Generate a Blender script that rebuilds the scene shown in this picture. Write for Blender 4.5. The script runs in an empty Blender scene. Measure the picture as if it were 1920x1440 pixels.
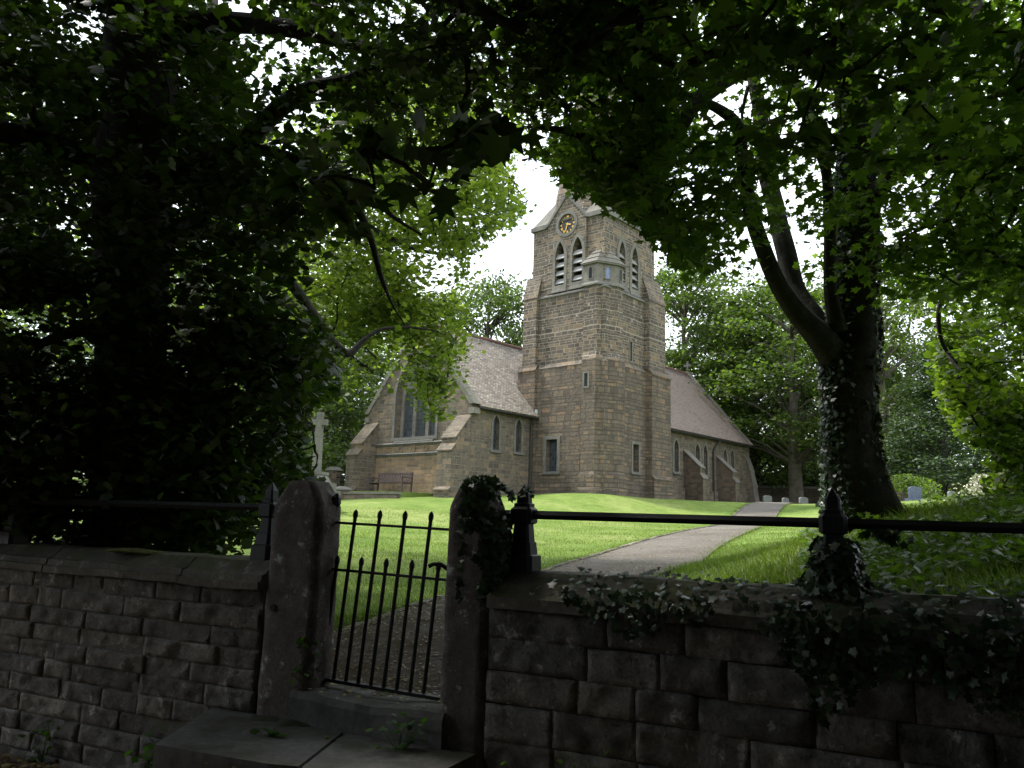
import bpy, math, random
import numpy as np
from mathutils import Vector, noise
from mathutils.geometry import tessellate_polygon
random.seed(7)
RNG = np.random.default_rng(11)
SC = bpy.context.scene
COL = SC.collection

# ------------------------------------------------------------------ camera
F_PX, PITCH, ROLL = 1474.0, 0.1726, 0.0319
CHA, WLA = 0.727, 0.451          # bearings of the church and of the road wall
_cp, _sp, _cr, _sr = math.cos(PITCH), math.sin(PITCH), math.cos(ROLL), math.sin(ROLL)
FWD = np.array([0, _cp, _sp]); _u = np.array([0, -_sp, _cp]); _r = np.array([1.0, 0, 0])
RGT = _r * _cr + _u * _sr; UPV = _u * _cr - _r * _sr
EYE = np.array([0.0, 0.0, 1.6])
cam_d = bpy.data.cameras.new("camera"); cam = bpy.data.objects.new("camera", cam_d); COL.objects.link(cam)
cam_d.sensor_width = 36.0; cam_d.lens = F_PX / 1920 * 36.0
cam_d.clip_start = 0.05; cam_d.clip_end = 6000
import mathutils
cam.matrix_world = mathutils.Matrix(((RGT[0], UPV[0], -FWD[0], 0), (RGT[1], UPV[1], -FWD[1], 0), (RGT[2], UPV[2], -FWD[2], 1.6), (0, 0, 0, 1)))
SC.camera = cam

# ------------------------------------------------------------------ sky, sun, exposure
SUN_AZ, SUN_EL = math.radians(-62), math.radians(58)
w = bpy.data.worlds.new("World"); SC.world = w; w.use_nodes = True
nt = w.node_tree; nt.nodes.clear()
def NN(nt, t, **k):
    n = nt.nodes.new(t)
    for a, b in k.items():
        if a.startswith('i_'): n.inputs[a[2:].replace('_', ' ')].default_value = b
        else: setattr(n, a, b)
    return n
sky = NN(nt, 'ShaderNodeTexSky', sky_type='NISHITA', sun_disc=False, sun_elevation=SUN_EL, sun_rotation=SUN_AZ, altitude=150, air_density=1.0, dust_density=2.0, ozone_density=1.0)
bg1 = NN(nt, 'ShaderNodeBackground', i_Strength=0.10)
bg2 = NN(nt, 'ShaderNodeBackground', i_Color=(0.86, 0.93, 1.0, 1), i_Strength=1.25)
tc = NN(nt, 'ShaderNodeTexCoord'); mp = NN(nt, 'ShaderNodeMapping'); mp.inputs['Scale'].default_value = (1.6, 1.6, 4.0)
nz = NN(nt, 'ShaderNodeTexNoise', i_Scale=1.7, i_Detail=7.0, i_Roughness=0.6)
rp = NN(nt, 'ShaderNodeValToRGB'); rp.color_ramp.elements[0].position = 0.30; rp.color_ramp.elements[1].position = 0.52
rp.color_ramp.elements[0].color = (0.55, 0.55, 0.55, 1)
mx = NN(nt, 'ShaderNodeMixShader'); wo = NN(nt, 'ShaderNodeOutputWorld')
L = nt.links.new
L(sky.outputs[0], bg1.inputs[0]); L(tc.outputs['Generated'], mp.inputs[0]); L(mp.outputs[0], nz.inputs['Vector']); L(nz.outputs[0], rp.inputs[0])
L(rp.outputs[0], mx.inputs[0]); L(bg1.outputs[0], mx.inputs[1]); L(bg2.outputs[0], mx.inputs[2]); L(mx.outputs[0], wo.inputs[0])
sd = bpy.data.lights.new("sun", 'SUN'); sd.energy = 3.2; sd.angle = math.radians(6); sd.color = (1.0, 0.97, 0.90)
so = bpy.data.objects.new("sun", sd); COL.objects.link(so)
sv = Vector((math.sin(SUN_AZ) * math.cos(SUN_EL), math.cos(SUN_AZ) * math.cos(SUN_EL), math.sin(SUN_EL)))
so.rotation_euler = sv.to_track_quat('Z', 'Y').to_euler(); so.location = (0, 0, 60)
SC.view_settings.view_transform = 'Standard'; SC.view_settings.look = 'None'; SC.view_settings.gamma = 1.0
SC.view_settings.exposure = 1.15
SC.render.engine = 'CYCLES'
cy = SC.cycles
cy.max_bounces = 6; cy.diffuse_bounces = 4; cy.glossy_bounces = 2; cy.transmission_bounces = 4; cy.transparent_max_bounces = 4
cy.use_denoising = True
try: cy.denoiser = 'OPENIMAGEDENOISE'
except Exception: pass
cy.caustics_reflective = False; cy.caustics_refractive = False; cy.sample_clamp_indirect = 4.0

# ------------------------------------------------------------------ places
def ray(x, y): return FWD + RGT * (x - 960) / F_PX - UPV * (y - 720) / F_PX
def at(x, y, D): return EYE + ray(x, y) * D
def proj(P):
    d = np.asarray(P, float) - EYE; z = d @ FWD
    z = np.where(np.abs(z) < 1e-3, 1e-3, z)
    return 960 + F_PX * (d @ RGT) / z, 720 - F_PX * (d @ UPV) / z, z
ER = np.array([math.sin(CHA), math.cos(CHA), 0]); EL = np.array([-math.cos(CHA), math.sin(CHA), 0]); EZ = np.array([0, 0, 1.0])
O0 = np.array([4.45, 37.74, 0.0])
def CH(s, t, z): return O0 + ER * s + EL * t + EZ * z        # church frame
K = 0.75
G0 = np.array([-2.15, 7.26, 0.0]); WU = np.array([math.cos(WLA), -math.sin(WLA), 0]); WN = np.array([math.sin(WLA), math.cos(WLA), 0])
def WP(u, b, z): return EYE + K * (G0 + WU * u + WN * b + EZ * z - EYE)     # road wall frame: along, back, up
WZ = lambda z: 1.6 - K * (1.6 - z)

# ------------------------------------------------------------------ objects
def tag(o, label=None, cat=None, group=None, kind=None):
    if label: o['label'] = label
    if cat: o['category'] = cat
    if group: o['group'] = group
    if kind: o['kind'] = kind
    return o
def thing(name, label, cat, loc, group=None):
    o = bpy.data.objects.new(name, None); COL.objects.link(o); o.location = [float(c) for c in loc]
    o.empty_display_size = 0.2
    return tag(o, label, cat, group)
def wloc(o):
    p = np.zeros(3)
    while o is not None: p += np.array(o.location); o = o.parent
    return p
def auto_uv(me):
    n = len(me.polygons)
    if not n: return
    co = np.empty(len(me.vertices) * 3); me.vertices.foreach_get('co', co); co = co.reshape(-1, 3)
    nr = np.empty(n * 3); me.polygons.foreach_get('normal', nr); nr = nr.reshape(-1, 3)
    lt = np.empty(n, int); me.polygons.foreach_get('loop_total', lt)
    vi = np.empty(len(me.loops), int); me.loops.foreach_get('vertex_index', vi)
    N = np.repeat(nr, lt, axis=0); P = co[vi]
    T = np.stack([-N[:, 1], N[:, 0], np.zeros(len(N))], 1); l = np.linalg.norm(T, axis=1)
    flat = l < 0.25
    T[flat] = (1, 0, 0); l[flat] = 1; T /= l[:, None]
    B = np.cross(N, T)
    up = np.where(B[:, 2:3] < 0, -B, B)
    B = np.where(flat[:, None], np.array([0, 1.0, 0]), up)
    uv = np.stack([(P * T).sum(1), (P * B).sum(1)], 1)
    lay = me.uv_layers.new(name='UVMap'); lay.data.foreach_set('uv', uv.astype(np.float32).ravel())
class M:
    def __init__(s): s.v = []; s.f = []; s.m = []; s.mi = 0
    def add(s, vs, fs):
        b = len(s.v); s.v.extend([tuple(float(c) for c in v) for v in vs]); s.f.extend([tuple(i + b for i in f) for f in fs]); s.m.extend([s.mi] * len(fs)); return b
    def hexa(s, p):   # 8 pts: bottom 4 ccw, top 4
        s.add(p, [(3, 2, 1, 0), (4, 5, 6, 7), (0, 1, 5, 4), (1, 2, 6, 5), (2, 3, 7, 6), (3, 0, 4, 7)])
    def box(s, T, a, b):
        x0, y0, z0 = a; x1, y1, z1 = b
        s.hexa([T(x0, y0, z0), T(x1, y0, z0), T(x1, y1, z0), T(x0, y1, z0), T(x0, y0, z1), T(x1, y0, z1), T(x1, y1, z1), T(x0, y1, z1)])
    def frust(s, T, a, b, ta, tb):   # box tapered: bottom rect a,b ; top rect ta,tb (each x,y,z)
        s.hexa([T(a[0], a[1], a[2]), T(b[0], a[1], a[2]), T(b[0], b[1], a[2]), T(a[0], b[1], a[2]), T(ta[0], ta[1], ta[2]), T(tb[0], ta[1], ta[2]), T(tb[0], tb[1], ta[2]), T(ta[0], tb[1], ta[2])])
    def prism(s, bot, top):          # two equal loops
        n = len(bot); s.add(list(bot) + list(top), [tuple(range(n))[::-1], tuple(range(n, 2 * n))] + [(i, (i + 1) % n, (i + 1) % n + n, i + n) for i in range(n)])
    def tube(s, pts, rad, seg=8, cap=True, wob=0.0):
        pts = [Vector([float(c) for c in p]) for p in pts]; n = len(pts)
        rad = [rad] * n if not hasattr(rad, '__len__') else rad
        vs = []; prev = None
        for i, p in enumerate(pts):
            t = (pts[min(i + 1, n - 1)] - pts[max(i - 1, 0)]).normalized()
            if prev is None: a = t.orthogonal().normalized()
            else: a = (prev - t * prev.dot(t)); a = a.normalized() if a.length > 1e-6 else t.orthogonal().normalized()
            prev = a; b = t.cross(a)
            for k in range(seg):
                an = 2 * math.pi * k / seg
                r = rad[i]
                if wob: r *= 1 + wob * noise.noise(Vector((math.cos(an) * 1.7, math.sin(an) * 1.7, p.z * 1.3 + p.x)))
                vs.append(p + (a * math.cos(an) + b * math.sin(an)) * r)
        fs = [(i * seg + k, i * seg + (k + 1) % seg, (i + 1) * seg + (k + 1) % seg, (i + 1) * seg + k) for i in range(n - 1) for k in range(seg)]
        if cap: fs += [tuple(range(seg))[::-1], tuple(range((n - 1) * seg, n * seg))]
        s.add(vs, fs)
    def panel(s, T3, nout, outer, holes=(), depth=0.25):
        """flat wall in a plane; T3(u,v,d) -> point, d = depth inwards; holes get reveals"""
        loops = [outer] + list(holes)
        tri = tessellate_polygon([[Vector((u, v, 0)) for u, v in lp] for lp in loops])
        flat = [q for lp in loops for q in lp]
        vs = [T3(u, v, 0) for u, v in flat]
        fs = []
        for t in tri:
            a, b, c = [np.array(vs[i]) for i in t]
            nn = np.cross(b - a, c - a)
            fs.append(tuple(t) if nn @ nout > 0 else tuple(t)[::-1])
        s.add(vs, fs)
        for h in holes:
            n = len(h)
            s.add([T3(u, v, 0) for u, v in h] + [T3(u, v, depth) for u, v in h], [(i, (i + 1) % n, (i + 1) % n + n, i + n) for i in range(n)])
    def build(s, name, mat, parent=None, smooth=False):
        me = bpy.data.meshes.new(name); off = wloc(parent)
        me.from_pydata([(v[0] - off[0], v[1] - off[1], v[2] - off[2]) for v in s.v], [], s.f)
        for mm in (mat if isinstance(mat, (list, tuple)) else [mat]): me.materials.append(mm)
        if any(s.m): me.polygons.foreach_set('material_index', s.m)
        if smooth: me.polygons.foreach_set('use_smooth', [True] * len(me.polygons))
        me.update(); auto_uv(me)
        o = bpy.data.objects.new(name, me); COL.objects.link(o)
        if parent is not None: o.parent = parent
        return o
def struct(name, m, mat, **k): o = m.build(name, mat, None, **k); o['kind'] = 'structure'; return o
def mesh_np(name, V, FA, mat, parent=None, smooth=False):
    """V (n,3), FA (m,3|4)"""
    me = bpy.data.meshes.new(name); off = wloc(parent); V = V - off
    k = FA.shape[1]
    me.vertices.add(len(V)); me.vertices.foreach_set('co', V.astype(np.float32).ravel())
    me.loops.add(FA.size); me.loops.foreach_set('vertex_index', FA.astype(np.int32).ravel())
    me.polygons.add(len(FA)); me.polygons.foreach_set('loop_start', np.arange(0, FA.size, k, dtype=np.int32)); me.polygons.foreach_set('loop_total', np.full(len(FA), k, np.int32))
    if smooth: me.polygons.foreach_set('use_smooth', np.ones(len(FA), bool))
    me.materials.append(mat); me.update(calc_edges=True)
    o = bpy.data.objects.new(name, me); COL.objects.link(o)
    if parent is not None: o.parent = parent
    return o

# ------------------------------------------------------------------ materials
def newmat(name):
    m = bpy.data.materials.new(name); m.use_nodes = True; nt = m.node_tree; nt.nodes.clear()
    out = NN(nt, 'ShaderNodeOutputMaterial'); bs = NN(nt, 'ShaderNodeBsdfPrincipled'); nt.links.new(bs.outputs[0], out.inputs[0])
    return m, nt, bs, out
def ramp(nt, src, stops, interp='LINEAR'):
    r = NN(nt, 'ShaderNodeValToRGB'); e = r.color_ramp.elements; r.color_ramp.interpolation = interp
    while len(e) > 1: e.remove(e[-1])
    e[0].position = stops[0][0]; e[0].color = (*stops[0][1], 1)
    for p, c in stops[1:]: q = e.new(p); q.color = (*c, 1)
    nt.links.new(src, r.inputs[0]); return r.outputs[0]
def tex(nt, vec, scale, detail=5, rough=0.6, typ='ShaderNodeTexNoise'):
    n = NN(nt, typ); n.inputs['Scale'].default_value = scale
    if typ == 'ShaderNodeTexNoise': n.inputs['Detail'].default_value = detail; n.inputs['Roughness'].default_value = rough
    nt.links.new(vec, n.inputs['Vector']); return n
def math_(nt, op, a, b=None, c=None):
    n = NN(nt, 'ShaderNodeMath', operation=op)
    for i, x in enumerate((a, b, c)):
        if x is None: continue
        if isinstance(x, (int, float)): n.inputs[i].default_value = x
        else: nt.links.new(x, n.inputs[i])
    return n.outputs[0]
def mix(nt, fac, a, b, typ='MIX'):
    n = NN(nt, 'ShaderNodeMix', data_type='RGBA', blend_type=typ)
    for i, x in ((0, fac), (6, a), (7, b)):
        if isinstance(x, (int, float)): n.inputs[i].default_value = x
        elif isinstance(x, tuple): n.inputs[i].default_value = (*x, 1)
        else: nt.links.new(x, n.inputs[i])
    return n.outputs[2]
def bump(nt, bs, h, strength=0.5, dist=0.02):
    b = NN(nt, 'ShaderNodeBump'); b.inputs['Strength'].default_value = strength; b.inputs['Distance'].default_value = dist
    nt.links.new(h, b.inputs['Height']); nt.links.new(b.outputs[0], bs.inputs['Normal'])

def masonry(name, bw, bh, stops, mortar, msize=0.012, mvis=1.0, seed=0.0, bstr=0.8, stain=0.35):
    m, nt, bs, out = newmat(name); l = nt.links.new
    uv = NN(nt, 'ShaderNodeUVMap'); sp = NN(nt, 'ShaderNodeSeparateXYZ'); l(uv.outputs[0], sp.inputs[0])
    # uneven courses: warp v by a noise of v, wobble of both by a soft noise
    cv = NN(nt, 'ShaderNodeCombineXYZ'); l(sp.outputs[1], cv.inputs[1]); cv.inputs[0].default_value = seed
    n1 = tex(nt, cv.outputs[0], 1.9, 2, 0.5)
    wob = tex(nt, uv.outputs[0], 3.0, 3, 0.6)
    v = math_(nt, 'MULTIPLY_ADD', math_(nt, 'SUBTRACT', n1.outputs[0], 0.5), bh * 3.0, sp.outputs[1])
    v = math_(nt, 'MULTIPLY_ADD', math_(nt, 'SUBTRACT', wob.outputs[0], 0.5), bh * 0.28, v)
    row = math_(nt, 'FLOOR', math_(nt, 'DIVIDE', v, bh))
    wn = NN(nt, 'ShaderNodeTexWhiteNoise', noise_dimensions='1D'); l(row, wn.inputs['W'])
    cu = NN(nt, 'ShaderNodeCombineXYZ'); l(math_(nt, 'MULTIPLY', sp.outputs[0], 1.0 / bw), cu.inputs[0]); l(math_(nt, 'MULTIPLY', row, 7.31), cu.inputs[1])
    n2 = tex(nt, cu.outputs[0], 0.8, 1, 0.5)
    u = math_(nt, 'MULTIPLY_ADD', n2.outputs[0], bw * 1.5, sp.outputs[0])
    u = math_(nt, 'MULTIPLY_ADD', wn.outputs[0], bw * 3, u)
    u = math_(nt, 'MULTIPLY_ADD', math_(nt, 'SUBTRACT', wob.outputs[0], 0.5), 0.05, u)
    cc = NN(nt, 'ShaderNodeCombineXYZ'); l(u, cc.inputs[0]); l(v, cc.inputs[1])
    br = NN(nt, 'ShaderNodeTexBrick'); l(cc.outputs[0], br.inputs['Vector']); br.offset = 0.5; br.squash = 1.0
    for k_, v_ in (('Scale', 1.0), ('Mortar Size', msize), ('Mortar Smooth', 0.25), ('Bias', 0.0), ('Brick Width', bw), ('Row Height', bh)): br.inputs[k_].default_value = v_
    br.inputs['Color1'].default_value = (0, 0, 0, 1); br.inputs['Color2'].default_value = (1, 1, 1, 1); br.inputs['Mortar'].default_value = (0.5, 0.5, 0.5, 1)
    c = ramp(nt, br.outputs[0], stops)
    fine = tex(nt, uv.outputs[0], 38, 5, 0.75); mid = tex(nt, uv.outputs[0], 7, 5, 0.7); big = tex(nt, uv.outputs[0], 0.45, 4, 0.6)
    c = mix(nt, 0.5, c, ramp(nt, fine.outputs[0], [(0.3, (0.25,) * 3), (0.7, (0.85,) * 3)]), 'OVERLAY')
    c = mix(nt, 0.55, c, ramp(nt, mid.outputs[0], [(0.3, (0.3,) * 3), (0.7, (0.75,) * 3)]), 'OVERLAY')
    fac = math_(nt, 'MULTIPLY', br.outputs['Fac'], mvis)
    c = mix(nt, fac, c, mortar)
    c = mix(nt, stain, c, ramp(nt, big.outputs[0], [(0.32, (0.45, 0.45, 0.45)), (0.5, (0.9, 0.9, 0.9)), (0.7, (1.0, 0.96, 0.9))]), 'MULTIPLY')
    mps = NN(nt, 'ShaderNodeMapping'); mps.inputs['Scale'].default_value = (1.6, 0.16, 1); l(uv.outputs[0], mps.inputs[0]); strk = tex(nt, mps.outputs[0], 1.5, 6, 0.7)
    c = mix(nt, stain + .2, c, ramp(nt, strk.outputs[0], [(0.34, (0.42, 0.42, 0.43)), (0.52, (0.95, 0.95, 0.95)), (0.7, (1.08, 1.04, 0.98))]), 'MULTIPLY')
    c = mix(nt, 1.0, c, (1.05, 1.0, 0.945), 'MULTIPLY')
    l(c, bs.inputs['Base Color']); bs.inputs['Roughness'].default_value = 0.92
    h = math_(nt, 'SUBTRACT', math_(nt, 'MULTIPLY', mid.outputs[0], 1.0), math_(nt, 'MULTIPLY', br.outputs['Fac'], 0.8))
    h = math_(nt, 'MULTIPLY_ADD', fine.outputs[0], 0.25, h)
    bump(nt, bs, h, bstr, 0.035)
    return m
def stone(name, c0, c1, sc=6.0, rough=0.9, lich=None, bstr=0.5, bd=0.01, island=False, moss=None, coord='Object'):
    m, nt, bs, out = newmat(name); l = nt.links.new
    tcn = NN(nt, 'ShaderNodeTexCoord'); vec = tcn.outputs[coord]
    a = tex(nt, vec, sc, 6, 0.65); b = tex(nt, vec, sc * 7, 5, 0.7); g = tex(nt, vec, sc * 0.25, 3, 0.5)
    c = ramp(nt, a.outputs[0], [(0.3, c0), (0.7, c1)])
    c = mix(nt, 0.6, c, ramp(nt, b.outputs[0], [(0.3, (0.25,) * 3), (0.7, (0.8,) * 3)]), 'OVERLAY')
    c = mix(nt, 0.5, c, ramp(nt, g.outputs[0], [(0.3, (0.55,) * 3), (0.65, (1.0,) * 3)]), 'MULTIPLY')
    if island:
        ge = NN(nt, 'ShaderNodeNewGeometry')
        c = mix(nt, 1.0, c, ramp(nt, ge.outputs['Random Per Island'], [(0, (0.6, 0.58, 0.56)), (0.35, (1.0, 0.93, 0.86)), (0.5, (0.72, 0.70, 0.70)), (0.75, (0.95, 0.94, 0.93)), (1, (1.4, 1.34, 1.26))]), 'MULTIPLY')
    if lich:
        q = tex(nt, vec, sc * 1.3, 8, 0.75); q2 = tex(nt, vec, sc * 0.5, 2, 0.5)
        f = math_(nt, 'MULTIPLY', ramp(nt, q.outputs[0], [(0.56, (0,) * 3), (0.66, (1,) * 3)]), ramp(nt, q2.outputs[0], [(0.45, (0,) * 3), (0.56, (1,) * 3)]))
        c = mix(nt, f, c, lich)
    if moss:
        q = tex(nt, vec, sc * 0.7, 6, 0.7); ge = NN(nt, 'ShaderNodeNewGeometry'); sx = NN(nt, 'ShaderNodeSeparateXYZ'); l(ge.outputs['Normal'], sx.inputs[0])
        f = math_(nt, 'MULTIPLY', ramp(nt, q.outputs[0], [(0.45, (0,) * 3), (0.6, (1,) * 3)]), ramp(nt, sx.outputs[2], [(0.2, (0,) * 3), (0.8, (1,) * 3)]))
        c = mix(nt, f, c, moss)
    l(c, bs.inputs['Base Color']); bs.inputs['Roughness'].default_value = rough
    bump(nt, bs, math_(nt, 'ADD', a.outputs[0], math_(nt, 'MULTIPLY', b.outputs[0], 0.4)), bstr, bd)
    return m
def tiles(name, stops, bw=0.17, bh=0.11, lich=(0.3, 0.27, 0.17), lf=0.5):
    m, nt, bs, out = newmat(name); l = nt.links.new
    uv = NN(nt, 'ShaderNodeUVMap'); wb = tex(nt, uv.outputs[0], 1.2, 3, 0.5)
    mp_ = NN(nt, 'ShaderNodeVectorMath', operation='MULTIPLY_ADD'); l(wb.outputs['Color'], mp_.inputs[0]); mp_.inputs[1].default_value = (0.04, 0.05, 0); l(uv.outputs[0], mp_.inputs[2])
    br = NN(nt, 'ShaderNodeTexBrick'); l(mp_.outputs[0], br.inputs['Vector']); br.offset = 0.5
    for k_, v_ in (('Scale', 1.0), ('Mortar Size', 0.012), ('Mortar Smooth', 0.1), ('Brick Width', bw), ('Row Height', bh)): br.inputs[k_].default_value = v_
    br.inputs['Color1'].default_value = (0, 0, 0, 1); br.inputs['Color2'].default_value = (1, 1, 1, 1); br.inputs['Mortar'].default_value = (0.5,) * 3 + (1,)
    c = ramp(nt, br.outputs[0], stops)
    big = tex(nt, uv.outputs[0], 0.6, 6, 0.7); fin = tex(nt, uv.outputs[0], 14, 4, 0.7)
    f = math_(nt, 'MULTIPLY', ramp(nt, big.outputs[0], [(0.35, (0,) * 3), (0.65, (lf,) * 3)]), ramp(nt, fin.outputs[0], [(0.35, (0.2,) * 3), (0.6, (1,) * 3)]))
    c = mix(nt, f, c, lich)
    c = mix(nt, math_(nt, 'MULTIPLY', br.outputs['Fac'], 0.8), c, (0.03, 0.022, 0.02))
    l(c, bs.inputs['Base Color']); bs.inputs['Roughness'].default_value = 0.8
    sp = NN(nt, 'ShaderNodeSeparateXYZ'); l(mp_.outputs[0], sp.inputs[0])
    saw = math_(nt, 'FRACT', math_(nt, 'DIVIDE', sp.outputs[1], bh))
    bump(nt, bs, math_(nt, 'SUBTRACT', math_(nt, 'MULTIPLY', saw, -1.0), br.outputs['Fac']), 0.9, 0.02)
    return m
def plain(name, col, rough=0.6, metal=0.0, var=0.25, sc=12.0, spec=None):
    m, nt, bs, out = newmat(name); tcn = NN(nt, 'ShaderNodeTexCoord'); a = tex(nt, tcn.outputs['Object'], sc, 5, 0.65)
    c = mix(nt, 1.0, col, ramp(nt, a.outputs[0], [(0.3, (1 - var,) * 3), (0.7, (1 + var,) * 3)]), 'MULTIPLY')
    nt.links.new(c, bs.inputs['Base Color']); bs.inputs['Metallic'].default_value = metal
    nt.links.new(math_(nt, 'MULTIPLY_ADD', a.outputs[0], 0.3, rough - 0.15), bs.inputs['Roughness'])
    if spec is not None: bs.inputs['Specular IOR Level'].default_value = spec
    return m
def foliage(name, stops, trans=0.45, tcol=(0.155, 0.20, 0.045), rough=0.5, spec=0.35):
    m, nt, bs, out = newmat(name); l = nt.links.new
    ge = NN(nt, 'ShaderNodeNewGeometry'); tcn = NN(nt, 'ShaderNodeTexCoord'); big = tex(nt, tcn.outputs['Object'], 0.7, 3, 0.5)
    c = ramp(nt, ge.outputs['Random Per Island'], stops)
    c = mix(nt, 0.7, c, ramp(nt, big.outputs[0], [(0.3, (0.6, 0.65, 0.6)), (0.7, (1.25, 1.2, 1.0))]), 'MULTIPLY')
    l(c, bs.inputs['Base Color']); bs.inputs['Roughness'].default_value = rough; bs.inputs['Specular IOR Level'].default_value = spec
    tr = NN(nt, 'ShaderNodeBsdfTranslucent'); l(mix(nt, 1.0, c, tuple(x * 12 for x in tcol), 'MULTIPLY'), tr.inputs[0])
    ms = NN(nt, 'ShaderNodeMixShader'); ms.inputs[0].default_value = trans
    l(bs.outputs[0], ms.inputs[1]); l(tr.outputs[0], ms.inputs[2]); l(ms.outputs[0], out.inputs[0])
    return m

S_UP = masonry('upper_rubble', 0.37, 0.165, [(0, (0.045, 0.037, 0.032)), (0.3, (0.092, 0.077, 0.062)), (0.55, (0.064, 0.055, 0.048)), (0.8, (0.12, 0.10, 0.076)), (1, (0.175, 0.125, 0.075))], (0.27, 0.24, 0.195), 0.017, 0.95, bstr=.9)
S_LOW = masonry('lower_ashlar', 0.5, 0.21, [(0, (0.074, 0.060, 0.049)), (0.35, (0.128, 0.104, 0.079)), (0.6, (0.097, 0.081, 0.065)), (0.85, (0.155, 0.122, 0.085)), (1, (0.175, 0.118, 0.076))], (0.075, 0.066, 0.054), 0.02, 0.75, seed=3.0, bstr=1.6)
S_NAVE = masonry('nave_rubble', 0.36, 0.165, [(0, (0.064, 0.055, 0.046)), (0.35, (0.112, 0.095, 0.074)), (0.6, (0.088, 0.077, 0.063)), (0.85, (0.15, 0.12, 0.085)), (1, (0.18, 0.132, 0.082))], (0.19, 0.17, 0.135), 0.014, 0.7, seed=5.0)
S_OCH = masonry('ochre_rubble', 0.42, 0.17, [(0, (0.10, 0.082, 0.064)), (0.3, (0.21, 0.148, 0.09)), (0.6, (0.15, 0.118, 0.084)), (0.85, (0.25, 0.175, 0.10)), (1, (0.12, 0.10, 0.086))], (0.24, 0.20, 0.15), 0.014, 0.6, seed=9.0)
S_RED = masonry('russet_stone', 0.34, 0.15, [(0, (0.060, 0.047, 0.039)), (0.5, (0.092, 0.068, 0.053)), (1, (0.125, 0.09, 0.065))], (0.08, 0.06, 0.048), 0.014, 0.6, seed=13.0)
S_DRESS = stone('dressed_stone', (0.10, 0.093, 0.08), (0.175, 0.16, 0.135), 2.2, 0.9, coord='Object', bstr=0.4)
S_DARKD = stone('weathered_dressed_stone', (0.09, 0.087, 0.079), (0.15, 0.142, 0.125), 2.2, 0.9, bstr=0.4)
T_LEFT = tiles('mixed_clay_tiles', [(0, (0.06, 0.047, 0.04)), (0.3, (0.14, 0.112, 0.09)), (0.55, (0.22, 0.188, 0.15)), (0.8, (0.12, 0.078, 0.06)), (1, (0.31, 0.28, 0.23))], bw=.2, bh=.13, lf=0.6, lich=(0.25, 0.23, 0.18))
T_RIGHT = tiles('plum_clay_tiles', [(0, (0.055, 0.044, 0.04)), (0.4, (0.098, 0.074, 0.064)), (0.7, (0.125, 0.087, 0.073)), (1, (0.105, 0.086, 0.077))], bw=.2, bh=.13, lf=0.35, lich=(0.16, 0.13, 0.11))
RIDGE = plain('ridge_tile', (0.13, 0.065, 0.05), 0.8)
def glassmat(name='leaded_glass'):
    m, nt, bs, out = newmat(name); uv = NN(nt, 'ShaderNodeUVMap'); mpn = NN(nt, 'ShaderNodeMapping'); mpn.inputs['Rotation'].default_value = (0, 0, 0.0)
    nt.links.new(uv.outputs[0], mpn.inputs[0])
    br = NN(nt, 'ShaderNodeTexBrick'); nt.links.new(mpn.outputs[0], br.inputs['Vector']); br.offset = 0.0
    for k_, v_ in (('Scale', 1.0), ('Mortar Size', 0.01), ('Brick Width', 0.16), ('Row Height', 0.22)): br.inputs[k_].default_value = v_
    br.inputs['Color1'].default_value = (0.012, 0.014, 0.018, 1); br.inputs['Color2'].default_value = (0.045, 0.05, 0.06, 1); br.inputs['Mortar'].default_value = (0.07, 0.075, 0.08, 1)
    nt.links.new(br.outputs[0], bs.inputs['Base Color']); bs.inputs['Roughness'].default_value = 0.28
    nz_ = tex(nt, uv.outputs[0], 6, 3, 0.5); bump(nt, bs, nz_.outputs[0], 0.3, 0.02)
    return m
GLASS = glassmat()
LOUVRE = plain('slate_louvre', (0.19, 0.19, 0.185), 0.7)
VOID = plain('dark_interior', (0.01, 0.01, 0.012), 0.9)
IRON = plain('black_iron', (0.006, 0.006, 0.008), 0.5, 0.0, 0.3, 30, spec=0.35)
PIPE = plain('black_pipe', (0.012, 0.012, 0.013), 0.5)
LEAD = plain('lead_flashing', (0.42, 0.45, 0.47), 0.5)
GOLD = plain('gilt', (0.75, 0.47, 0.10), 0.35, 0.6)
DIAL = plain('clock_black', (0.012, 0.012, 0.015), 0.5)
WOOD = plain('bench_wood', (0.065, 0.044, 0.042), 0.7, 0, 0.35, 6)
S_MEM = stone('memorial_stone', (0.095, 0.092, 0.078), (0.16, 0.152, 0.13), 2.0)
S_WALL = stone('sooty_gritstone', (0.058, 0.055, 0.052), (0.235, 0.222, 0.205), 7.5, 0.9, lich=(0.46, 0.45, 0.42), bstr=1.0, bd=0.03, island=True)
S_COPE = stone('coping_gritstone', (0.07, 0.063, 0.052), (0.19, 0.17, 0.138), 4.0, 0.88, lich=(0.34, 0.33, 0.27), bstr=0.8, bd=0.01, island=True, moss=(0.05, 0.055, 0.012))
S_POST = stone('gatepost_gritstone', (0.055, 0.044, 0.038), (0.15, 0.122, 0.105), 7.5, 0.88, lich=(0.42, 0.44, 0.41), bstr=1.0, bd=0.02)
S_SLAB = stone('stone_flag', (0.065, 0.062, 0.057), (0.15, 0.143, 0.132), 3.0, 0.8, bstr=0.5, bd=0.006, moss=(0.045, 0.045, 0.025))
S_JOINT = stone('pale_mortar', (0.075, 0.07, 0.06), (0.17, 0.16, 0.14), 9.0, bstr=1, bd=.02)
S_CORE = stone('dark_mortar', (0.03, 0.028, 0.024), (0.07, 0.064, 0.055), 9.0)
BARK = stone('dark_bark', (0.014, 0.012, 0.010), (0.052, 0.044, 0.036), 5.0, 0.95, bstr=1.0, bd=0.04)
BARK2 = stone('grey_bark', (0.07, 0.06, 0.045), (0.15, 0.13, 0.10), 4.0, 0.95, bstr=0.8, bd=0.03)
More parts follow.
